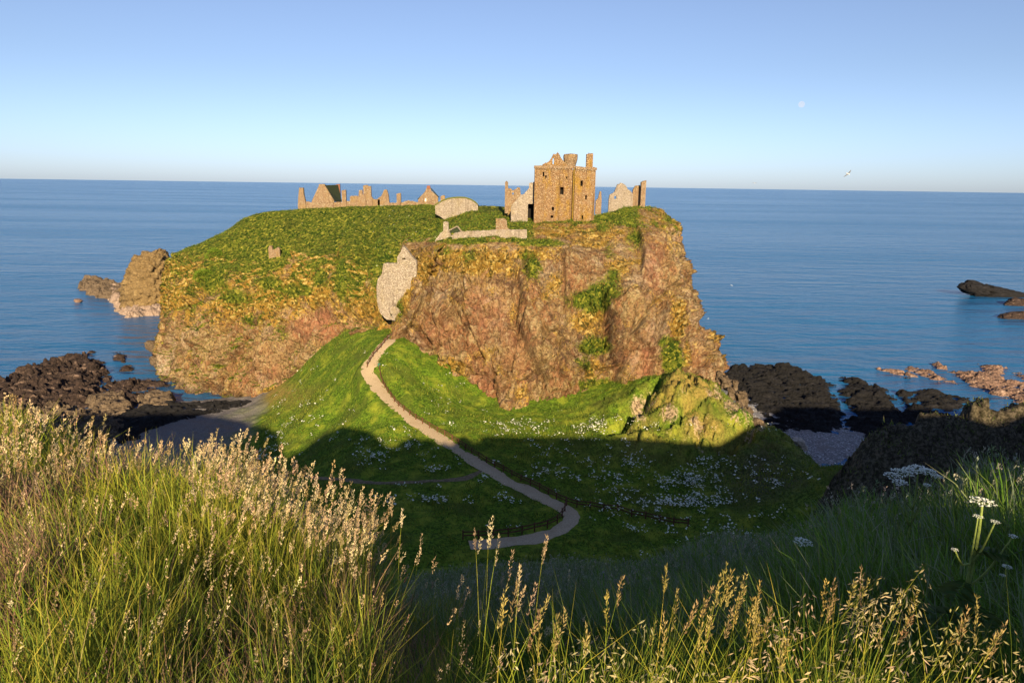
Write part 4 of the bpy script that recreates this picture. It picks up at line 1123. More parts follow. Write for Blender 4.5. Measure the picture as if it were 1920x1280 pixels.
reef('slab_rock', 'square tan slab rock with layered edges between reef and left beach', M['slab'], [(168, 752), (200, 744), (246, 748), (242, 790), (205, 800), (170, 792)], 2.6, 501, 0.5, 0.1, slope=2.5, base=0.2, cat='rock')
reef('slab_rock', 'square tan slab rock nearest the foot of the left cliff', M['slab'], [(254, 752), (290, 745), (322, 752), (322, 778), (290, 784), (256, 778)], 2.4, 507, 0.5, 0.1, slope=2.5, base=0.2, cat='rock')
YS = WZ(270, 583, 0)[1]
outline_rock('sea_stack', 'tall square topped brown sea stack off the left cliff', 'sea stack', M['stack'] if 'stack' in M else M['slab'],
             [(468, 286, 291), (473, 270, 297), (481, 254, 300), (491, 241, 302), (506, 233, 304), (526, 226, 308), (548, 219, 314), (570, 222, 322)], YS, 511, 0.7, 0.09, sc=3.5, nu=110, nv=70)
reef('rock_islet', 'low pale rimmed rock platform around the foot of the sea stack', M['pale_slab'], [(190, 545), (235, 540), (335, 540), (340, 585), (300, 592), (262, 594), (232, 596), (212, 572)], 3.0, 521, 0.7, 0.3, slope=1.0, base=0.1, cat='rock')
reef('rock_islet', 'long low tail of rock reaching left from the sea stack', M['slab'], [(148, 540), (156, 530), (190, 530), (240, 545), (250, 575), (205, 562), (168, 554)], 3.6, 531, 0.8, 0.4, slope=1.3, base=0.1, cat='rock')
outline_rock('rock_islet', 'dark rock half hidden between sea stack and left cliff', 'rock', M['slab'], [(495, 312, 322), (505, 310, 330), (520, 306, 334), (535, 300, 334)], YS + 14, 541, 0.8, 0.08)
outline_rock('rock_islet', 'little rock awash left of the sea stack', 'rock', M['reef_pink'], [(561, 140, 148), (564, 136, 153), (567, 140, 150)], WZ(145, 567, 0)[1], 547, 0.6, 0.1)
outline_rock('boulder', 'angular tan boulder jutting from the left cliff foot over the water', 'rock', M['slab'], [(640, 274, 280), (645, 268, 296), (655, 272, 300), (662, 285, 302)], 226, 551, 0.8, 0.08)
outline_rock('boulder', 'lower tan boulder at the left cliff foot above the waterline', 'rock', M['slab'], [(668, 284, 296), (673, 278, 308), (682, 280, 312), (690, 290, 314)], 217, 557, 0.8, 0.08)
outline_rock('boulder', 'white boulder beneath the tall blocking wall in the cleft', 'rock', M['rubble'], [(573, 733, 741), (578, 728, 748), (586, 730, 751), (592, 734, 752)], 153.5, 561, 0.8, 0.08, sink=1)
outline_rock('boulder', 'large brown rock lump on the descending ridge left of the pebble cove', 'rock', M['slab'], [(786, 1418, 1424), (789, 1412, 1432), (796, 1410, 1436), (802, 1414, 1438)], 122, 563, 0.8, 0.1, sink=1)
outline_rock('boulder', 'white sunlit rock on the left rim of the pebble cove', 'rock', M['white'] if False else M['boulder'], [(822, 1500, 1504), (826, 1482, 1508), (831, 1490, 1512), (838, 1500, 1516)], 119, 567, 0.6, 0.12, sink=0.6)
YK = WZ(1860, 556, 0)[1]
outline_rock('skerry', 'largest dark skerry far out at the right edge of the sea', 'rock', M['reef'], [(527, 1824, 1836), (533, 1810, 1852), (541, 1803, 1890), (549, 1812, 1925), (557, 1830, 1935)], YK, 571, 0.3, 0.06, sc=5)
outline_rock('skerry', 'middle dark skerry below the largest one at the right edge', 'rock', M['reef_red'], [(560, 1905, 1930), (566, 1892, 1945), (573, 1888, 1960)], WZ(1915, 573, 0)[1], 577, 0.3, 0.06, sc=5)
outline_rock('skerry', 'lowest reddish skerry of the three at the right edge', 'rock', M['reef_red'], [(585, 1905, 1925), (591, 1885, 1950), (598, 1876, 1960)], WZ(1915, 598, 0)[1], 583, 0.3, 0.06, sc=5)
# tumbled stones along the seaward edge of the big cliff's foot
for i, (px, py, s_, yy, lab) in enumerate(((1349, 700, 6, 140, 'highest small pale stone of the scree beside the big cliff foot'), (1361, 712, 10, 139, 'big rounded scree stone near the top of the scree beside the big cliff foot'), (1379, 716, 5, 141, 'small scree stone standing apart toward the dark shelf'),
                        (1372, 732, 7, 136, 'brown scree stone midway down beside the dark shelf'), (1392, 741, 11, 135, 'largest scree stone beside the dark shelf'), (1386, 757, 6, 132, 'small scree stone near the bottom of the scree'), (1404, 770, 9, 130, 'lowest scree stone above the brown rock lump'))):
    outline_rock('scree_stone', lab, 'rock', M['slab'], [(py - s_ * .65, px - s_ * .5, px + s_ * .2), (py - s_ * .2, px - s_, px + s_ * .9), (py + s_ * .6, px - s_ * .8, px + s_ * 1.1)], yy, 600 + i * 13, 0.9, 0.28, 'scree stones beside the big cliff', nu=28, nv=16, sink=1.6)
# ------------------------------------------------------------------ fences, bin, sign
def px_ground(pts, d0=72, d1=156):
    return np.array([hit(x, y, d0, d1, lambda a, b: h_ground(a, b)) for x, y in pts])

def fence(label, pts, spacing=1.9, h=1.1, rails=(0.55, 0.98), base_drop=0.0):
    G = px_ground(pts)
    S = spline(G, 500)
    dl = np.concatenate([[0], np.cumsum(np.linalg.norm(np.diff(S[:, :2], axis=0), axis=1))])
    k = max(2, int(dl[-1] / spacing))
    Q = np.stack([np.interp(np.linspace(0, dl[-1], k + 1), dl, S[:, c]) for c in range(2)], 1)
    z = h_ground(Q[:, 0].copy(), Q[:, 1].copy())
    t = thing('fence', label, 'fence', (Q[0, 0], Q[0, 1], z[0]))
    rr = random.Random(len(pts))
    for (x, y), zz in zip(Q, z):
        mb = MB(); hh = h + rr.uniform(-0.06, 0.08); w_ = 0.09; lx, ly = rr.uniform(-0.04, 0.04), rr.uniform(-0.04, 0.04)
        mb.hexa([(x - w_, y - w_, zz - 0.4 - base_drop), (x + w_, y - w_, zz - 0.4 - base_drop), (x + w_, y + w_, zz - 0.4 - base_drop), (x - w_, y + w_, zz - 0.4 - base_drop),
                 (x - w_ + lx, y - w_ + ly, zz + hh), (x + w_ + lx, y - w_ + ly, zz + hh), (x + w_ + lx, y + w_ + ly, zz + hh + 0.03), (x - w_ + lx, y + w_ + ly, zz + hh + 0.03)])
        mb.build('post', M['wood'], t)
    for rz in rails:
        mb = MB()
        for i in range(k):
            a = (Q[i, 0], Q[i, 1] - 0.11, z[i] + rz * h / 1.1); b = (Q[i + 1, 0], Q[i + 1, 1] - 0.11, z[i + 1] + rz * h / 1.1)
            mb.bar(a, b, 0.06, 0.16)
        mb.build('rail', M['wood'], t)
    return t
fence('long brown post and rail fence following the right hand edge of the footpath', [(712, 694), (716, 716), (728, 738), (750, 764), (792, 795), (848, 826), (900, 860), (960, 893), (1012, 918), (1052, 940), (1085, 951), (1135, 958), (1200, 970), (1290, 986)])
fence('short fence on the left edge of the highest stretch of the footpath', [(689, 689), (700, 668), (718, 648), (742, 628)], 1.9)
fence('dark fence on the inside of the lowest bend of the footpath', [(1062, 948), (1056, 966), (1040, 984), (1008, 994), (984, 1000), (958, 1005), (905, 1010), (868, 1011)], 1.9, 1.25)
g_ = px_ground([(711, 692)])[0]
t = thing('litter_bin', 'small green bin on a post at the start of the long path fence', 'bin', tuple(g_))
b_ = MB(); b_.tube([(g_[0], g_[1], g_[2] + 0.55), (g_[0], g_[1], g_[2] + 0.62), (g_[0], g_[1], g_[2] + 1.2), (g_[0], g_[1], g_[2] + 1.25)], [0.2, 0.26, 0.3, 0.2], 10); b_.build('body', M['greenplastic'], t)
b_ = MB(); b_.bar((g_[0], g_[1], g_[2] - 0.3), (g_[0], g_[1], g_[2] + 0.55), 0.1, 0.1); b_.build('post', M['wood'], t)
g_ = px_ground([(926, 874)])[0]
t = thing('notice_sign', 'small white notice fixed to the shaded path fence', 'sign', tuple(g_))
b_ = MB(); b_.box(g_[0] - 0.22, g_[0] + 0.22, g_[1] - 0.16, g_[1] - 0.13, g_[2] + 0.6, g_[2] + 1.2); b_.build('board', M['white'], t)
b_ = MB(); b_.bar((g_[0], g_[1] - 0.1, g_[2] - 0.3), (g_[0], g_[1] - 0.1, g_[2] + 1.1), 0.07, 0.05); b_.build('post', M['wood'], t)

# ------------------------------------------------------------------ moon and gulls
def moon_material():
    n = NT('daylight_moon')
    f = n.noise(0.004, 4, 0.6)
    em = n.new('ShaderNodeEmission'); n.set(em.inputs[0], n.mix(n.ramp(f, 0.4, 0.6), (0.78, 0.83, 0.92), (0.95, 0.95, 0.96))); em.inputs[1].default_value = 0.47
    tr = n.new('ShaderNodeBsdfTransparent'); mx = n.new('ShaderNodeMixShader'); mx.inputs[0].default_value = 0.36
    n.t.links.new(tr.outputs[0], mx.inputs[1]); n.t.links.new(em.outputs[0], mx.inputs[2])
    n.t.links.new(mx.outputs[0], n.n['Material Output'].inputs[0]); return n.m
mp_ = W(1503, 196, 90000.0)
th, ph = np.meshgrid(np.linspace(0, math.pi, 17), np.linspace(0, 2 * math.pi, 33)[:-1], indexing='ij')
SP = np.stack([(np.sin(th) * np.cos(ph)).ravel(), (np.sin(th) * np.sin(ph)).ravel(), np.cos(th).ravel()], 1)
def sphere_quads(nt_, np_):
    i, j = np.meshgrid(np.arange(nt_ - 1), np.arange(np_), indexing='ij'); a = (i * np_ + j).ravel(); b = (i * np_ + (j + 1) % np_).ravel()
    return np.stack([a, a + np_, b + np_, b], 1)
o = mesh_np('moon', SP * 90000 * 5.4 / F, sphere_quads(17, 32), None, moon_material(), smooth=True); o.location = mp_
tag(o, 'pale daytime moon high in the clear sky above the sea', 'moon')

M['gull_grey'] = plain('gull_grey', (0.16, 0.16, 0.17), 0.7, 0.1)
M['gull_white'] = plain('gull_white', (0.75, 0.75, 0.74), 0.7, 0.06)

def gull(px, py, Y, span, roll_, label, mat):
    c = W(px, py, Y)
    t = thing('gull', label, 'bird', tuple(c))
    bd = MB(); L = span * 0.2
    bd.tube([(0, -L, 0), (0, -L * 0.7, 0.01 * span), (0, 0, 0), (0, L * 0.8, 0), (0, L * 1.2, 0)], [0.012 * span, 0.03 * span, 0.05 * span, 0.025 * span, 0.03 * span], 8)
    o = bd.build('body', M['gull_white'], None, True); o.parent = t
    for s in (-1, 1):
        wg = MB(); P_ = []
        for u, dz, ch, sw in ((0.03, 0, 0.11, 0), (0.2, 0.06, 0.11, -0.03), (0.35, 0.055, 0.08, 0.0), (0.5, 0.01, 0.015, 0.08)):
            P_.append(((s * u * span, sw * span - ch * span / 2, dz * span), (s * u * span, sw * span + ch * span / 2, dz * span)))
        for a, b in zip(P_[:-1], P_[1:]):
            up_ = 0.012 * span
            wg.hexa([a[0], b[0], b[1], a[1]] + [(q[0], q[1], q[2] + up_) for q in (a[0], b[0], b[1], a[1])])
        w_ = wg.build('wing', mat, None); w_.parent = t
    t.rotation_euler = (0.5, -roll_, 0.3)
    return t
gull(1590, 326, 90, 1.35, 0.72, 'dark gull banking with raised wing above the horizon on the right', M['gull_grey'])
gull(1415, 343.5, 160, 1.1, 0.05, 'distant tiny gull skimming the horizon between castle and banking gull', M['gull_grey'])
q_ = WZ(1328, 597, 0.4)
gull(1372, 535, 250, 1.3, -0.4, 'white gull gliding low over the blue sea right of the cliff', M['gull_white'])
gull(1328, 597, q_[1], 1.3, 0.1, 'white gull close to the water beside the big cliff', M['gull_white'])

# ------------------------------------------------------------------ grass and flowers
class Veg:
    def __init__(s): s.V, s.C, s.Q, s.T, s.n = [], [], [], [], 0
    def blades(s, R, h, w, lean, ctip, cbase, segs=3, phi=None, side=None):
        N = len(R)
        phi = rng.uniform(0, 2 * np.pi, N) if phi is None else phi
        D = np.stack([np.cos(phi), np.sin(phi), np.zeros(N)], 1)
        sp = rng.uniform(0, np.pi, N) if side is None else side
        Sd = np.stack([np.cos(sp), np.sin(sp), np.zeros(N)], 1)
        t = np.linspace(0, 1, segs + 1)
        rows, cols_ = [], []
        for k, tt in enumerate(t):
            c = R + D * (h * lean * tt ** 2)[:, None]
            c[:, 2] += h * (tt - 0.35 * lean * tt ** 2)
            cc = cbase * (1 - tt) + ctip * tt
            if k < segs:
                wd = (w * (1 - 0.55 * tt ** 1.5) * 0.5)[:, None]
                rows += [c - Sd * wd, c + Sd * wd]; cols_ += [cc, cc]
            else:
                rows.append(c); cols_.append(cc)
        m_ = 2 * segs + 1
        s.V.append(np.stack(rows, 1).reshape(-1, 3)); s.C.append(np.stack(cols_, 1).reshape(-1, 3))
        b = s.n + np.arange(N) * m_
        for k in range(segs - 1):
            s.Q.append(np.stack([b + 2 * k, b + 2 * k + 1, b + 2 * k + 3, b + 2 * k + 2], 1))
        s.T.append(np.stack([b + 2 * segs - 2, b + 2 * segs - 1, b + 2 * segs], 1))
        s.n += N * m_
        return R + D * (h * lean)[:, None] + np.array([0, 0, 1.0]) * (h * (1 - 0.35 * lean))[:, None], D
    def diamonds(s, c, d, L, w, colr):
        N = len(c)
        d = d / (np.linalg.norm(d, axis=1, keepdims=True) + 1e-9)
        r = rng.normal(size=(N, 3)); sd = np.cross(d, r); sd /= np.linalg.norm(sd, axis=1, keepdims=True) + 1e-9
        L, w = L[:, None], w[:, None]
        s.V.append(np.stack([c, c + d * L * 0.45 + sd * w / 2, c + d * L, c + d * L * 0.45 - sd * w / 2], 1).reshape(-1, 3))
        s.C.append(np.repeat(colr, 4, 0))
        s.Q.append(s.n + np.arange(N)[:, None] * 4 + np.arange(4)[None]); s.n += 4 * N
    def discs(s, c, rad, colr, n=6, tilt=0.35):
        N = len(c)
        nv = np.concatenate([rng.normal(size=(N, 2)) * tilt, np.ones((N, 1))], 1); nv /= np.linalg.norm(nv, axis=1, keepdims=True)
        a = np.cross(nv, np.array([1.0, 0.1, 0])); a /= np.linalg.norm(a, axis=1, keepdims=True); b = np.cross(nv, a)
        rows = [c + nv * rad[:, None] * 0.3]
        for k in range(n):
            th_ = 2 * np.pi * k / n; rj = rad * rng.uniform(0.65, 1.15, N)
            rows.append(c + (a * math.cos(th_) + b * math.sin(th_)) * rj[:, None])
        s.V.append(np.stack(rows, 1).reshape(-1, 3)); s.C.append(np.repeat(colr, n + 1, 0))
        b0 = s.n + np.arange(N) * (n + 1)
        for k in range(n): s.T.append(np.stack([b0, b0 + 1 + k, b0 + 1 + (k + 1) % n], 1))
        s.n += N * (n + 1)
    def build(s, name, mat, parent=None, origin=None):
        V = np.concatenate(s.V)
        if origin is not None: V = V - np.asarray(origin)
        return mesh_np(name, V, np.concatenate(s.Q) if s.Q else None, np.concatenate(s.T) if s.T else None, mat, parent, cols=np.concatenate(s.C))

def pick(cols_, N, var=0.18):
    cols_ = np.array(cols_, float)
    c = cols_[rng.integers(0, len(cols_), N)]
    return np.clip(c * (1 + rng.normal(0, var, (N, 1))) * (1 + rng.normal(0, var * 0.3, (N, 3))), 0.004, 0.9)

GREENS = [(0.09, 0.15, 0.018), (0.13, 0.20, 0.024), (0.19, 0.25, 0.034), (0.07, 0.12, 0.02)]
GOLDS = [(0.36, 0.36, 0.035), (0.46, 0.40, 0.055), (0.27, 0.33, 0.028)]
STRAW = [(0.46, 0.34, 0.17), (0.52, 0.39, 0.23), (0.38, 0.27, 0.13)]
PINKS = [(0.60, 0.44, 0.27), (0.68, 0.53, 0.33), (0.50, 0.35, 0.23), (0.74, 0.60, 0.37)]
GREYG = [(0.24, 0.27, 0.18), (0.32, 0.33, 0.25), (0.17, 0.22, 0.11)]
LUSH = [(0.12, 0.27, 0.022), (0.16, 0.31, 0.03), (0.09, 0.20, 0.02)]
BROWNS = [(0.26, 0.15, 0.10), (0.34, 0.20, 0.13), (0.22, 0.13, 0.11)]

def polar(N, a0, a1, r0, r1, p=0.6):
    az = np.radians(rng.uniform(a0, a1, N)); u = rng.uniform(0, 1, N)
    r = (r0 ** p + u * (r1 ** p - r0 ** p)) ** (1 / p)
    return np.stack([r * np.sin(az), r * np.cos(az)], 1), r, np.degrees(az)

def rooted(xy):
    z = h_ground(xy[:, 0].copy(), xy[:, 1].copy())
    return np.stack([xy[:, 0], xy[:, 1], z - 0.01], 1)

def clump(xy, amp=0.5, sc=0.9):
    P = np.stack([xy[:, 0], xy[:, 1], np.zeros(len(xy))], 1)
    return fbm(P, sc, 3, 401) * amp

def panicle(v, tip, axis, N_, K, length, spread, L, w, cols_, droop=0.0):
    """K spikelets down the last `length` of every stalk."""
    t = rng.uniform(0, 1, (N_, K)); a = rng.uniform(0, 2 * np.pi, (N_, K))
    rad = spread[:, None] * (0.25 + 0.75 * np.sin(np.pi * np.clip(t * 0.85 + 0.12, 0, 1))) * rng.uniform(0.2, 1, (N_, K))
    ax = axis[:, None, :]
    c = tip[:, None, :] - ax * (t * length[:, None])[..., None]
    off = np.stack([np.cos(a) * rad, np.sin(a) * rad, np.zeros_like(a)], 2)
    c = c + off
    c[..., 2] -= droop * rad * 1.2
    d = ax * (0.9 - droop * 1.6) + off / (spread[:, None, None] + 1e-6) * 0.7 + rng.normal(0, 0.2, (N_, K, 3))
    v.diamonds(c.reshape(-1, 3), d.reshape(-1, 3), np.repeat(L, K) * rng.uniform(0.7, 1.3, N_ * K), np.repeat(w, K) * rng.uniform(0.7, 1.3, N_ * K), np.repeat(cols_, K, 0) * rng.uniform(0.75, 1.2, (N_ * K, 1)))

def build_meadow():
    v = Veg()
    # blades everywhere near
    for N, a0, a1, r0, r1, h0, h1, cols_, wk in (
        (36000, -46, -4, 0.9, 11.0, 0.22, 0.55, GREENS + GOLDS, 1.25),
        (15000, -46, -12, 2.5, 10.0, 0.28, 0.62, GOLDS + GOLDS[1:2] + GREENS[1:2], 1.2),
        (2200, -46, -6, 1.0, 9.0, 0.3, 0.6, STRAW + BROWNS, 0.9),
        (26000, -8, 46, 0.9, 8.0, 0.25, 0.5, LUSH + GREENS, 1.0),
        (17000, 8, 48, 4.0, 17.0, 0.35, 0.7, LUSH + GREYG + [(0.3, 0.42, 0.06)], 1.5),
        (10000, 46, 110, 0.9, 18.0, 0.3, 0.65, LUSH + GREENS, 1.3), (5000, -110, -46, 0.9, 14.0, 0.3, 0.65, GREENS + GOLDS, 1.3), (9000, -52, -12, 9.0, 34.0, 0.3, 0.65, GREENS + GREYG[:1], 1.2),
        (30000, -16, 24, 5.0, 30.0, 0.30, 0.6, GREENS[:1] + GREYG, 1.0)):
        xy, r, az = polar(N, a0, a1, r0, r1)
        R = rooted(xy); cl = clump(xy)
        h = rng.uniform(h0, h1, N) * np.clip(1 + 1.7 * cl, 0.3, 1.5) * np.clip(0.5 + r / 5, 0.5, 1)
        w = np.maximum(0.0035, r * 0.0011) * rng.uniform(0.7, 1.4, N) * wk
        cb = pick(GREENS, N); ct = pick(cols_, N)
        if a1 < 0:                            # patches of ripe, green and dead growth, and thin places
            pt = clump(xy, 1.0, 0.8) + rng.normal(0, 0.18, N); gap = clump(xy + 31.7, 1.0, 0.42)
            ct = np.where((pt > 0.18)[:, None], pick(GOLDS, N), np.where((pt < -0.24)[:, None], pick(STRAW[2:] + BROWNS + GREENS[:1], N), ct))
            cb = np.where((pt < -0.24)[:, None], pick(BROWNS, N), cb)
            h = h * np.where(gap < -0.16, 0.28, 1.0)
        v.blades(R, h, w, rng.uniform(0.05, 0.75, N), ct, cb, 3, rng.normal(2.6, 1.3, N))
    o = v.build('meadow_grass', M['leaf']); tag(o, kind='stuff', label='tall green and yellow grass covering the foreground slope', cat='grass')
    # flowering heads, left and centre
    v = Veg()
    for N, a0, a1, r0, r1, h0, h1, cols_, K, sp in (
        (1300, -46, -15, 5.2, 9.4, 0.36, 0.68, PINKS + STRAW, 22, 0.012),
        (330, -46, -12, 2.2, 6.0, 0.35, 0.7, STRAW + PINKS, 26, 0.010),
        (700, -27, -13, 3.6, 6.6, 0.5, 0.82, PINKS[1:] + STRAW[:2], 34, 0.014),
        (300, -46, -6, 1.3, 4.0, 0.22, 0.5, BROWNS + PINKS[2:3], 26, 0.008),
        (60, -13, 6, 2.2, 5.5, 0.5, 0.85, PINKS, 28, 0.013),
        (2600, -12, 26, 9.0, 27.0, 0.5, 0.75, GREYG + [(0.42, 0.37, 0.33)], 9, 0.035),
        (700, 14, 46, 8.5, 15.0, 0.5, 0.8, GREYG + [(0.42, 0.37, 0.30)], 10, 0.028)):
        xy, r, az = polar(N, a0, a1, r0, r1)
        R = rooted(xy)
        h = rng.uniform(h0, h1, N) * (1 + clump(xy, 0.3))
        w = np.maximum(0.0025, r * 0.0007)
        lean = rng.uniform(0.05, 0.45, N); ph_ = rng.normal(0.2, 0.9, N)
        tip, D = v.blades(R, h, w, lean, pick(GOLDS + STRAW[:1], N) if a0 < -12 else pick(GREYG + GOLDS[:1], N), pick(GREENS + GOLDS, N), 3, ph_)
        ax = D * (lean * 1.3)[:, None] + np.array([0, 0, 1.0]); ax /= np.linalg.norm(ax, axis=1, keepdims=True)
        big = rng.uniform(0.5, 1.1, N); kk = np.clip(r / 5, 0.55, 2.4)
        panicle(v, tip + ax * 0.01, ax, N, K, rng.uniform(0.08, 0.15, N) * big, sp * big * rng.uniform(0.6, 1.3, N), 0.019 * kk * big ** 0.5, 0.0068 * kk, pick(cols_, N, 0.14))
    o = v.build('seed_heads', M['leaf']); tag(o, kind='stuff', label='pinkish flowering grass heads nodding above the foreground grass', cat='grass')
    # tall golden spikes and oat grass close in front, on the right
    v = Veg()
    def near_stalks(spots, h, lean, kind, cols_):
        N = len(spots)
        P_ = np.array([W(x, y, d) for x, y, d in spots])       # tips
        ph_ = rng.normal(0.3, 0.8, N); lean = rng.uniform(*lean, N)
        D = np.stack([np.cos(ph_), np.sin(ph_), np.zeros(N)], 1)
        gz = h_ground(P_[:, 0].copy(), P_[:, 1].copy())
        hh = np.maximum((P_[:, 2] - gz) / (1 - 0.35 * lean), 0.2)
        R = P_ - D * (hh * lean)[:, None]; R[:, 2] = gz - 0.05
        R[:, 2] = np.minimum(h_ground(R[:, 0].copy(), R[:, 1].copy()), P_[:, 2] - 0.15) - 0.03
        hh = (P_[:, 2] - R[:, 2]) / (1 - 0.35 * lean)
        tip, _ = v.blades(R, hh, np.full(N, 0.0032), lean, pick(GOLDS, N), pick(GREENS + GOLDS, N), 5, ph_)
        ax = D * (lean * 1.4)[:, None] + np.array([0, 0, 1.0]); ax /= np.linalg.norm(ax, axis=1, keepdims=True)
        if kind == 'spike':
            panicle(v, tip, ax, N, 55, rng.uniform(0.09, 0.16, N), np.full(N, 0.0055), np.full(N, 0.014), np.full(N, 0.0035), pick(cols_, N, 0.12))
        else:
            panicle(v, tip, ax, N, 46, rng.uniform(0.16, 0.24, N), rng.uniform(0.03, 0.055, N), np.full(N, 0.019), np.full(N, 0.0042), pick(cols_, N, 0.12), 0.75)
    spikes = [(1362, 1058, 1.9), (1350, 1080, 1.9), (1376, 1085, 1.95), (1396, 1075, 2.0), (1425, 1090, 1.9), (1385, 1110, 1.8), (1410, 1120, 1.85), (1340, 1120, 1.8), (1322, 1095, 1.9), (1300, 1130, 1.8), (1420, 1150, 1.7), (1445, 1140, 1.9),
              (1613, 1062, 2.0), (1600, 1090, 1.9), (1550, 1085, 2.0), (1560, 1120, 1.9), (1690, 1110, 1.8), (1720, 1105, 1.9), (1830, 1115, 1.7), (1785, 1150, 1.8), (1250, 1060, 2.1), (1270, 1105, 2.0), (955, 1090, 1.9), (945, 1120, 1.8), (1030, 1120, 1.8), (1010, 1150, 1.7), (1060, 1135, 1.7), (1100, 1170, 1.7), (1170, 1080, 2.1), (1245, 1150, 1.7), (1330, 1160, 1.7), (1370, 1140, 1.7), (1480, 1170, 1.7), (1650, 1160, 1.7), (1880, 1170, 1.7)]
    near_stalks(spikes + [(x + rng.normal(0, 16), y + abs(rng.normal(0, 40)), d + rng.normal(0, 0.08)) for x, y, d in spikes[::2]], None, (0.02, 0.22), 'spike', [(0.46, 0.34, 0.10), (0.40, 0.32, 0.10), (0.50, 0.40, 0.15), (0.36, 0.25, 0.12)])
    oats = [(1630, 1060, 2.0), (1650, 1075, 1.9), (1690, 1060, 1.9), (1725, 1050, 1.9), (1700, 1090, 1.9), (1640, 1110, 1.8), (1480, 1120, 1.8), (1520, 1105, 1.9), (1800, 1120, 1.7), (1870, 1150, 1.7), (1900, 1165, 1.7), (1000, 1190, 1.6), (1050, 1210, 1.55), (1090, 1190, 1.6), (1130, 1180, 1.6), (1200, 1150, 1.7), (1230, 1190, 1.6),
            (1150, 1220, 1.5), (1280, 1210, 1.55), (1320, 1220, 1.5), (1400, 1200, 1.55), (1460, 1210, 1.5), (1530, 1180, 1.6), (1580, 1200, 1.55), (1680, 1190, 1.6), (1740, 1200, 1.55), (1600, 1230, 1.5), (1820, 1210, 1.5), (1890, 1230, 1.5)]
    near_stalks(oats + [(x + rng.normal(0, 25), y + abs(rng.normal(0, 35)), d + rng.normal(0, 0.08)) for x, y, d in oats[::2]], None, (0.15, 0.6), 'oat', [(0.46, 0.40, 0.20), (0.52, 0.42, 0.24), (0.36, 0.33, 0.13), (0.50, 0.36, 0.24)])
    few = [(917, 975, 3.0), (925, 968, 2.8), (940, 1000, 3.0), (905, 1010, 3.1), (890, 990, 3.2), (1022, 1010, 3.0), (1025, 1003, 2.9), (960, 1030, 2.7), (975, 1060, 2.5), (972, 1075, 2.4), (985, 1100, 2.3), (1005, 1090, 2.3), (735, 940, 3.8), (755, 955, 3.8), (700, 960, 3.8), (790, 1000, 3.5)]
    near_stalks(few, None, (0.02, 0.2), 'spike', PINKS)
    # bright basal tufts under them
    N = 8500
    xy, r, az = polar(N, 2, 42, 1.15, 2.3); R = rooted(xy)
    v.blades(R, rng.uniform(0.25, 0.75, N) * np.clip(1 + clump(xy, 1.4, 0.3), 0.35, 1.4), np.full(N, 0.0042), rng.uniform(0.1, 0.8, N), pick(GOLDS + GREENS[1:3], N), pick(GREENS[1:3], N), 4, rng.normal(0.5, 1.4, N))
    o = v.build('tall_seed_grass', M['leaf']); tag(o, kind='stuff', label='golden spiked and drooping oat grasses standing tall close in front', cat='grass')
build_meadow()

def build_far_grass():
    v = Veg()
    N = 140000
    xy = np.stack([rng.uniform(-80, 75, N), rng.uniform(66, 172, N)], 1)
    g, lump = h_base(xy[:, 0].copy(), xy[:, 1].copy())
    P = np.stack([xy[:, 0], xy[:, 1], g], 1)
    px, py = proj(P)
    S = np.concatenate([P1[::4], P2[::4]]); pd = np.full(N, 99.0)
    for a in range(0, N, 10000): pd[a:a + 10000] = np.sqrt(((xy[a:a + 10000, None] - S[None, :, :2]) ** 2).sum(2)).min(1)
    ok = (g > 5.6) & (pd > 1.25 + rng.uniform(-0.25, 0.35, N)) & (px > 380) & (px < 1960) & (py < 1060)
    P = P[ok]; lp = lump[ok]; n = len(P)
    n1 = fbm(P, 6, 3, 500)
    n2 = fbm(P, 2.0, 3, 510)
    h = rng.uniform(0.25, 0.55, n) * np.clip(1 + 0.6 * n1 + 1.5 * n2, 0.25, 2.4) * np.clip(pd[ok] / 2.2, 0.4, 1)
    dr = (n1 + rng.normal(0, 0.25, n) > 0.25)[:, None]
    ct = np.where(dr, pick(GOLDS, n), pick(GREENS, n))
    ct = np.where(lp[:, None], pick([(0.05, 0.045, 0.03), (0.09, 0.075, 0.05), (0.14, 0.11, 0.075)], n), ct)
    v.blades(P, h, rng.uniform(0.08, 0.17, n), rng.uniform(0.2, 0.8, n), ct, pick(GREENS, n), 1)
    tag(v.build('valley_grass', M['leaf']), kind='stuff', label='rough green grass on the slopes of the valley', cat='grass')
    # tufts on the headland
    v = Veg()
    Pn, Nn, gr, dr, vr = HEAD['P'], HEAD['N'], HEAD['green'], HEAD['dry'], HEAD['vrow']
    ok = np.where((vr > 9) & (vr < 455) & (np.maximum(gr, dr * 0.9) + 0.15 * rng.normal(size=len(gr)) > 0.5))[0]
    j = rng.choice(ok, min(110000, len(ok)), replace=False)
    P = Pn[j] + rng.normal(0, 0.12, (len(j), 3)) - Nn[j] * 0.05
    isg = gr[j] + rng.normal(0, 0.12, len(j)) > 0.5
    n = len(j)
    ct = np.where(isg[:, None], pick(GREENS + GOLDS[2:], n), pick([(0.33, 0.2, 0.045), (0.42, 0.28, 0.07), (0.26, 0.17, 0.04)], n))
    v.blades(P, rng.uniform(0.25, 0.6, n) * np.clip(1 + 1.4 * fbm(P, 2.5, 3, 520), 0.3, 2), rng.uniform(0.10, 0.22, n), rng.uniform(0.2, 0.9, n), ct, ct * 0.8, 1)
    tag(v.build('cliff_grass', M['leaf']), kind='stuff', label='green and ochre turf tufts on the crown and ledges of the cliffs', cat='grass')
build_far_grass()

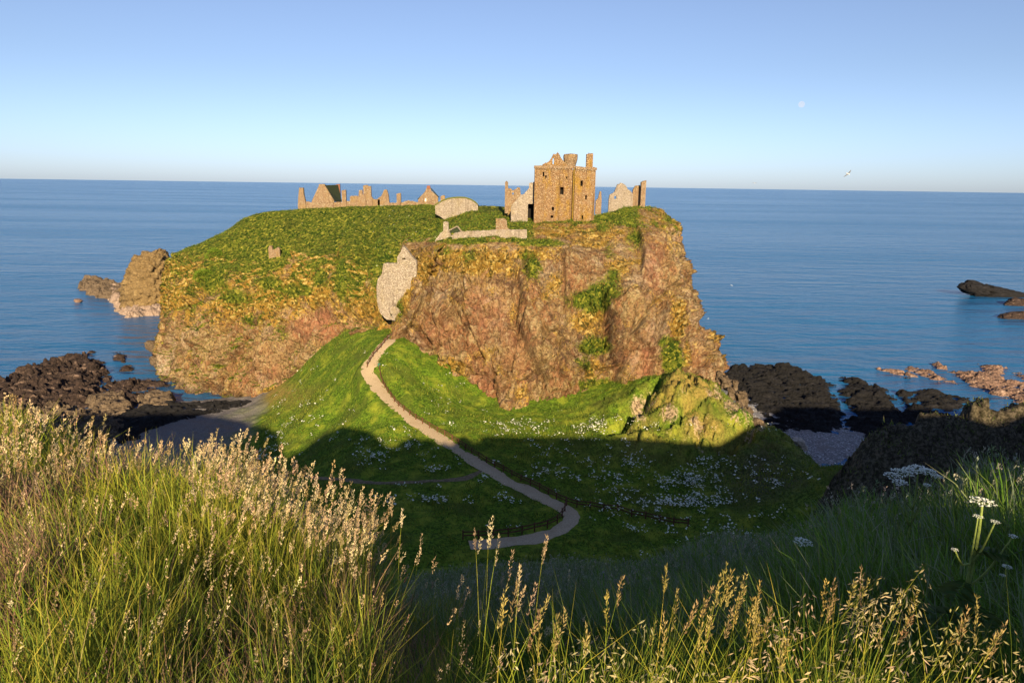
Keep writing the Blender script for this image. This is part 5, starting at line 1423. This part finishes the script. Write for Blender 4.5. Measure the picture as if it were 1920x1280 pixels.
def build_flowers():
    v = Veg()
    N = 60000
    xy = np.stack([rng.uniform(-75, 60, N), rng.uniform(76, 168, N)], 1)
    g = h_ground(xy[:, 0].copy(), xy[:, 1].copy())
    P = np.stack([xy[:, 0], xy[:, 1], g], 1); px, py = proj(P)
    dens = blob(px, py, [(1290, 925, 130, 48, 1), (1180, 880, 110, 40, .35), (1390, 965, 90, 34, .5), (1030, 806, 110, 13, .5), (1100, 800, 70, 16, .45), (910, 800, 60, 10, .3), (640, 760, 130, 90, .03), (540, 790, 60, 60, .08), (450, 850, 60, 40, .35), (740, 850, 90, 28, .3), (840, 875, 45, 18, .9), (880, 908, 90, 14, .5),
        (850, 942, 110, 8, .8), (1190, 996, 16, 8, .9), (1045, 938, 14, 6, .9), (1010, 885, 30, 12, .7), (560, 700, 60, 40, .03), (830, 740, 70, 40, .05), (1290, 810, 120, 14, .18), (980, 985, 60, 14, .15), (1080, 850, 90, 24, .16), (700, 700, 90, 70, .02), (1380, 1000, 80, 16, .2)])
    n1 = fbm(P, 4, 3, 600)
    S = np.concatenate([P1[::4], P2[::4]]); pd = np.full(N, 99.0)
    for a in range(0, N, 10000): pd[a:a + 10000] = np.sqrt(((xy[a:a + 10000, None] - S[None, :, :2]) ** 2).sum(2)).min(1)
    ok = (rng.uniform(size=N) < dens * 0.6 * np.clip(0.6 + n1 * 1.6, 0, 2)) & (g > 6) & (pd > 2.1)
    B = P[ok]; n = len(B); K = 4
    C = np.repeat(B, K, 0) + np.stack([rng.normal(0, 0.28, n * K), rng.normal(0, 0.28, n * K), rng.uniform(0.45, 0.95, n * K)], 1)
    v.discs(C, rng.uniform(0.06, 0.19, n * K), pick([(0.86, 0.86, 0.78), (0.80, 0.81, 0.70)], n * K, 0.06))
    R = C.copy(); R[:, 2] -= 0.75
    v.blades(R, np.full(n * K, 0.72), np.full(n * K, 0.05), np.full(n * K, 0.05), pick(GREENS, n * K), pick(GREENS, n * K), 1)
    # a sprinkle on the green slopes of the headland
    ok = np.where((HEAD['green'] > 0.55) & (HEAD['vrow'] > 210) & (HEAD['vrow'] < 435))[0]
    pb = blob(HEAD['px'][ok], HEAD['py'][ok], [(740, 440, 110, 60, 1), (620, 420, 120, 30, .3), (1180, 400, 60, 14, .3), (800, 420, 40, 30, .5)])
    j = ok[rng.uniform(size=len(ok)) < pb * 0.006]
    v.discs(HEAD['P'][j] + np.array([0, -0.1, 0.4]), rng.uniform(0.08, 0.2, len(j)), pick([(0.78, 0.77, 0.66)], len(j), 0.06))
    tag(v.build('wildflowers', M['petal']), kind='stuff', label='white cow parsley flowers scattered over the valley slopes', cat='flowers')
build_flowers()

# ------------------------------------------------------------------ hogweed and shrubs
def hogweed(label, tips, root, stem_r=0.011, lit=False):
    """tips: (x, y, distance, umbel diameter); root: x offset from the first tip at the ground."""
    T0 = W(*tips[0][:3]); bx, by = T0[0] + root[0], T0[1] + root[1]
    bz = float(h_ground(np.array([bx]), np.array([by]))[0])
    base = np.array([bx, by, bz])
    t = thing('hogweed', label, 'plant', tuple(base))
    for i, (px, py, d, dia) in enumerate(tips):
        tip = W(px, py, d)
        if i == 0: pts = [base - [0, 0, 0.1], base * 0.6 + tip * 0.4 + [0.01, 0, 0], base * 0.2 + tip * 0.8 + [0.012, 0, 0], tip]
        else:
            q0 = base * 0.5 + T0 * 0.5 if i % 2 else base * 0.35 + T0 * 0.65
            pts = [q0, q0 * 0.5 + tip * 0.5 + [0, 0, -0.04], tip]
        n = 8; S = spline(np.array(pts), n)
        tb = MB(); tb.tube([tuple(p - base) for p in S], [stem_r * (1 - 0.55 * k / n) * (0.6 if i else 1) for k in range(n)], 7)
        tb.build('stem', M['stem'], t, True) if False else None
        me_o = tb.build('stem', M['stem'], None, True); me_o.parent = t
        v = Veg(); K = 22
        a = np.arange(K) * 2.39996; rr = np.sqrt((np.arange(K) + 0.5) / K) * dia / 2
        C = np.stack([tip[0] + np.cos(a) * rr, tip[1] + np.sin(a) * rr, tip[2] + dia * 0.12 - (rr / dia) ** 2 * dia * 0.5], 1)
        for C_, q in ((C, 0.11), ):
            M_ = np.repeat(C_, 9, 0) + rng.normal(0, 1, (K * 9, 3)) * np.array([1, 1, 0.35]) * dia * 0.045
            v.discs(M_, np.full(len(M_), dia * 0.04) * rng.uniform(0.7, 1.3, len(M_)), pick([(0.86, 0.87, 0.80), (0.80, 0.82, 0.72)], len(M_), 0.08), 6, 0.5)
        for c_ in C:
            dd = (c_ - tip)[None]; v.diamonds(tip[None] - [0, 0, dia * 0.18], dd + [0, 0, dia * 0.18], np.array([np.linalg.norm(dd + [0, 0, dia * 0.18])]), np.array([dia * 0.02]), np.array([[0.16, 0.22, 0.06]]))
        um = v.build('umbel', M['petal'], None, base); um.parent = t
    return t, base

M['stem'] = plain('hogweed_stem', (0.22, 0.28, 0.07), 0.6, 0.2, 20)

def leaf_part(t, base, at, heading, size):
    v = Veg()
    n = 13; c0 = np.array(at) - base
    hd = np.array([math.cos(heading), math.sin(heading), -0.15]); sd = np.array([-math.sin(heading), math.cos(heading), 0])
    for k in range(n):
        u = k / (n - 1); lobe = size * (0.55 * math.sin(math.pi * (0.12 + 0.85 * u))) * (1.0 if k % 2 else 0.5)
        for s_ in (-1, 1):
            p0 = c0 + hd * size * u
            v.diamonds(p0[None], (sd * s_ + hd * 0.5 + np.array([0, 0, -0.1]))[None], np.array([lobe + 0.02]), np.array([size * 0.2]), np.array([[0.055 + 0.02 * (k % 2), 0.105, 0.02]]))
    o = v.build('leaf', M['leaf']); o.parent = t

t, b0 = hogweed('cluster of broad white hogweed umbels in shade below the dark crag', [(1722, 880, 6.0, 0.20), (1690, 886, 6.1, 0.19), (1740, 884, 5.9, 0.15), (1672, 891, 6.1, 0.15), (1687, 904, 5.9, 0.14), (1738, 909, 5.8, 0.07), (1705, 882, 6.3, 0.16), (1756, 893, 5.9, 0.10)], (0.05, 0.1))
leaf_part(t, b0, b0 + [0, 0, 0.3], -1.2, 0.25); leaf_part(t, b0, b0 + [0, 0, 0.2], 2.6, 0.25)
t, b0 = hogweed('single white hogweed umbel low in the shaded grass of the right slope', [(1505, 1016, 6.0, 0.17)], (0.03, 0.05))
leaf_part(t, b0, b0 + [0, 0, 0.25], -0.6, 0.2)
t, b0 = hogweed('tall lone hogweed with thick pale stem and small cream umbel at far right', [(1842, 941, 3.3, 0.115), (1834, 968, 3.3, 0.05), (1866, 978, 3.25, 0.045), (1900, 1005, 3.25, 0.045), (1790, 1030, 3.25, 0.035)], (0.0, 0.02), 0.012)
for z_, hd_, s_ in ((0.55, -2.4, 0.18), (0.75, -0.3, 0.16), (0.45, -1.4, 0.2), (0.35, 2.9, 0.22)): leaf_part(t, b0, b0 + [0, 0, z_], hd_, s_)
t, b0 = hogweed('young hogweed with closed bud cluster right of the tall lone hogweed', [(1888, 1062, 4.2, 0.06), (1880, 1078, 4.2, 0.04)], (0.0, 0.02), 0.009)
leaf_part(t, b0, b0 + [0, 0, 0.15], -1.0, 0.2)

def shrub(label, px, py, Y, rx, rz, seed):
    c = W(px, py, Y); rs = np.random.default_rng(seed)
    t = thing('shrub', label, 'shrub', (c[0], c[1], c[2] - rz))
    n = 2600
    d = rs.normal(size=(n, 3)); d /= np.linalg.norm(d, axis=1, keepdims=True)
    lum = 1 + 0.35 * fbm(d * 2, 1.0, 3, seed)
    P = d * (rs.uniform(0.55, 1, n) ** 0.4 * lum)[:, None] * np.array([rx, rx * 0.8, rz])
    v = Veg(); v.diamonds(P + [0, 0, rz], d + rs.normal(0, 0.6, (n, 3)), rs.uniform(0.2, 0.4, n), rs.uniform(0.12, 0.25, n), pick([(0.17, 0.26, 0.02), (0.22, 0.31, 0.03), (0.12, 0.20, 0.02)], n))
    o = v.build('foliage', M['leaf']); o.parent = t
    mb = MB(); mb.tube([(0, 0, -0.8), (0.1, 0, 0.3), (0.05, 0.1, rz)], [0.16, 0.12, 0.05], 6); s_ = mb.build('stem', M['wood']); s_.parent = t
shrub('bright green shrub on the left cliff shoulder, upper of two', 402, 484, 220, 2.7, 3.0, 901)
shrub('bright green shrub on the left cliff shoulder, lower of two', 383, 521, 211, 3.0, 2.6, 902)
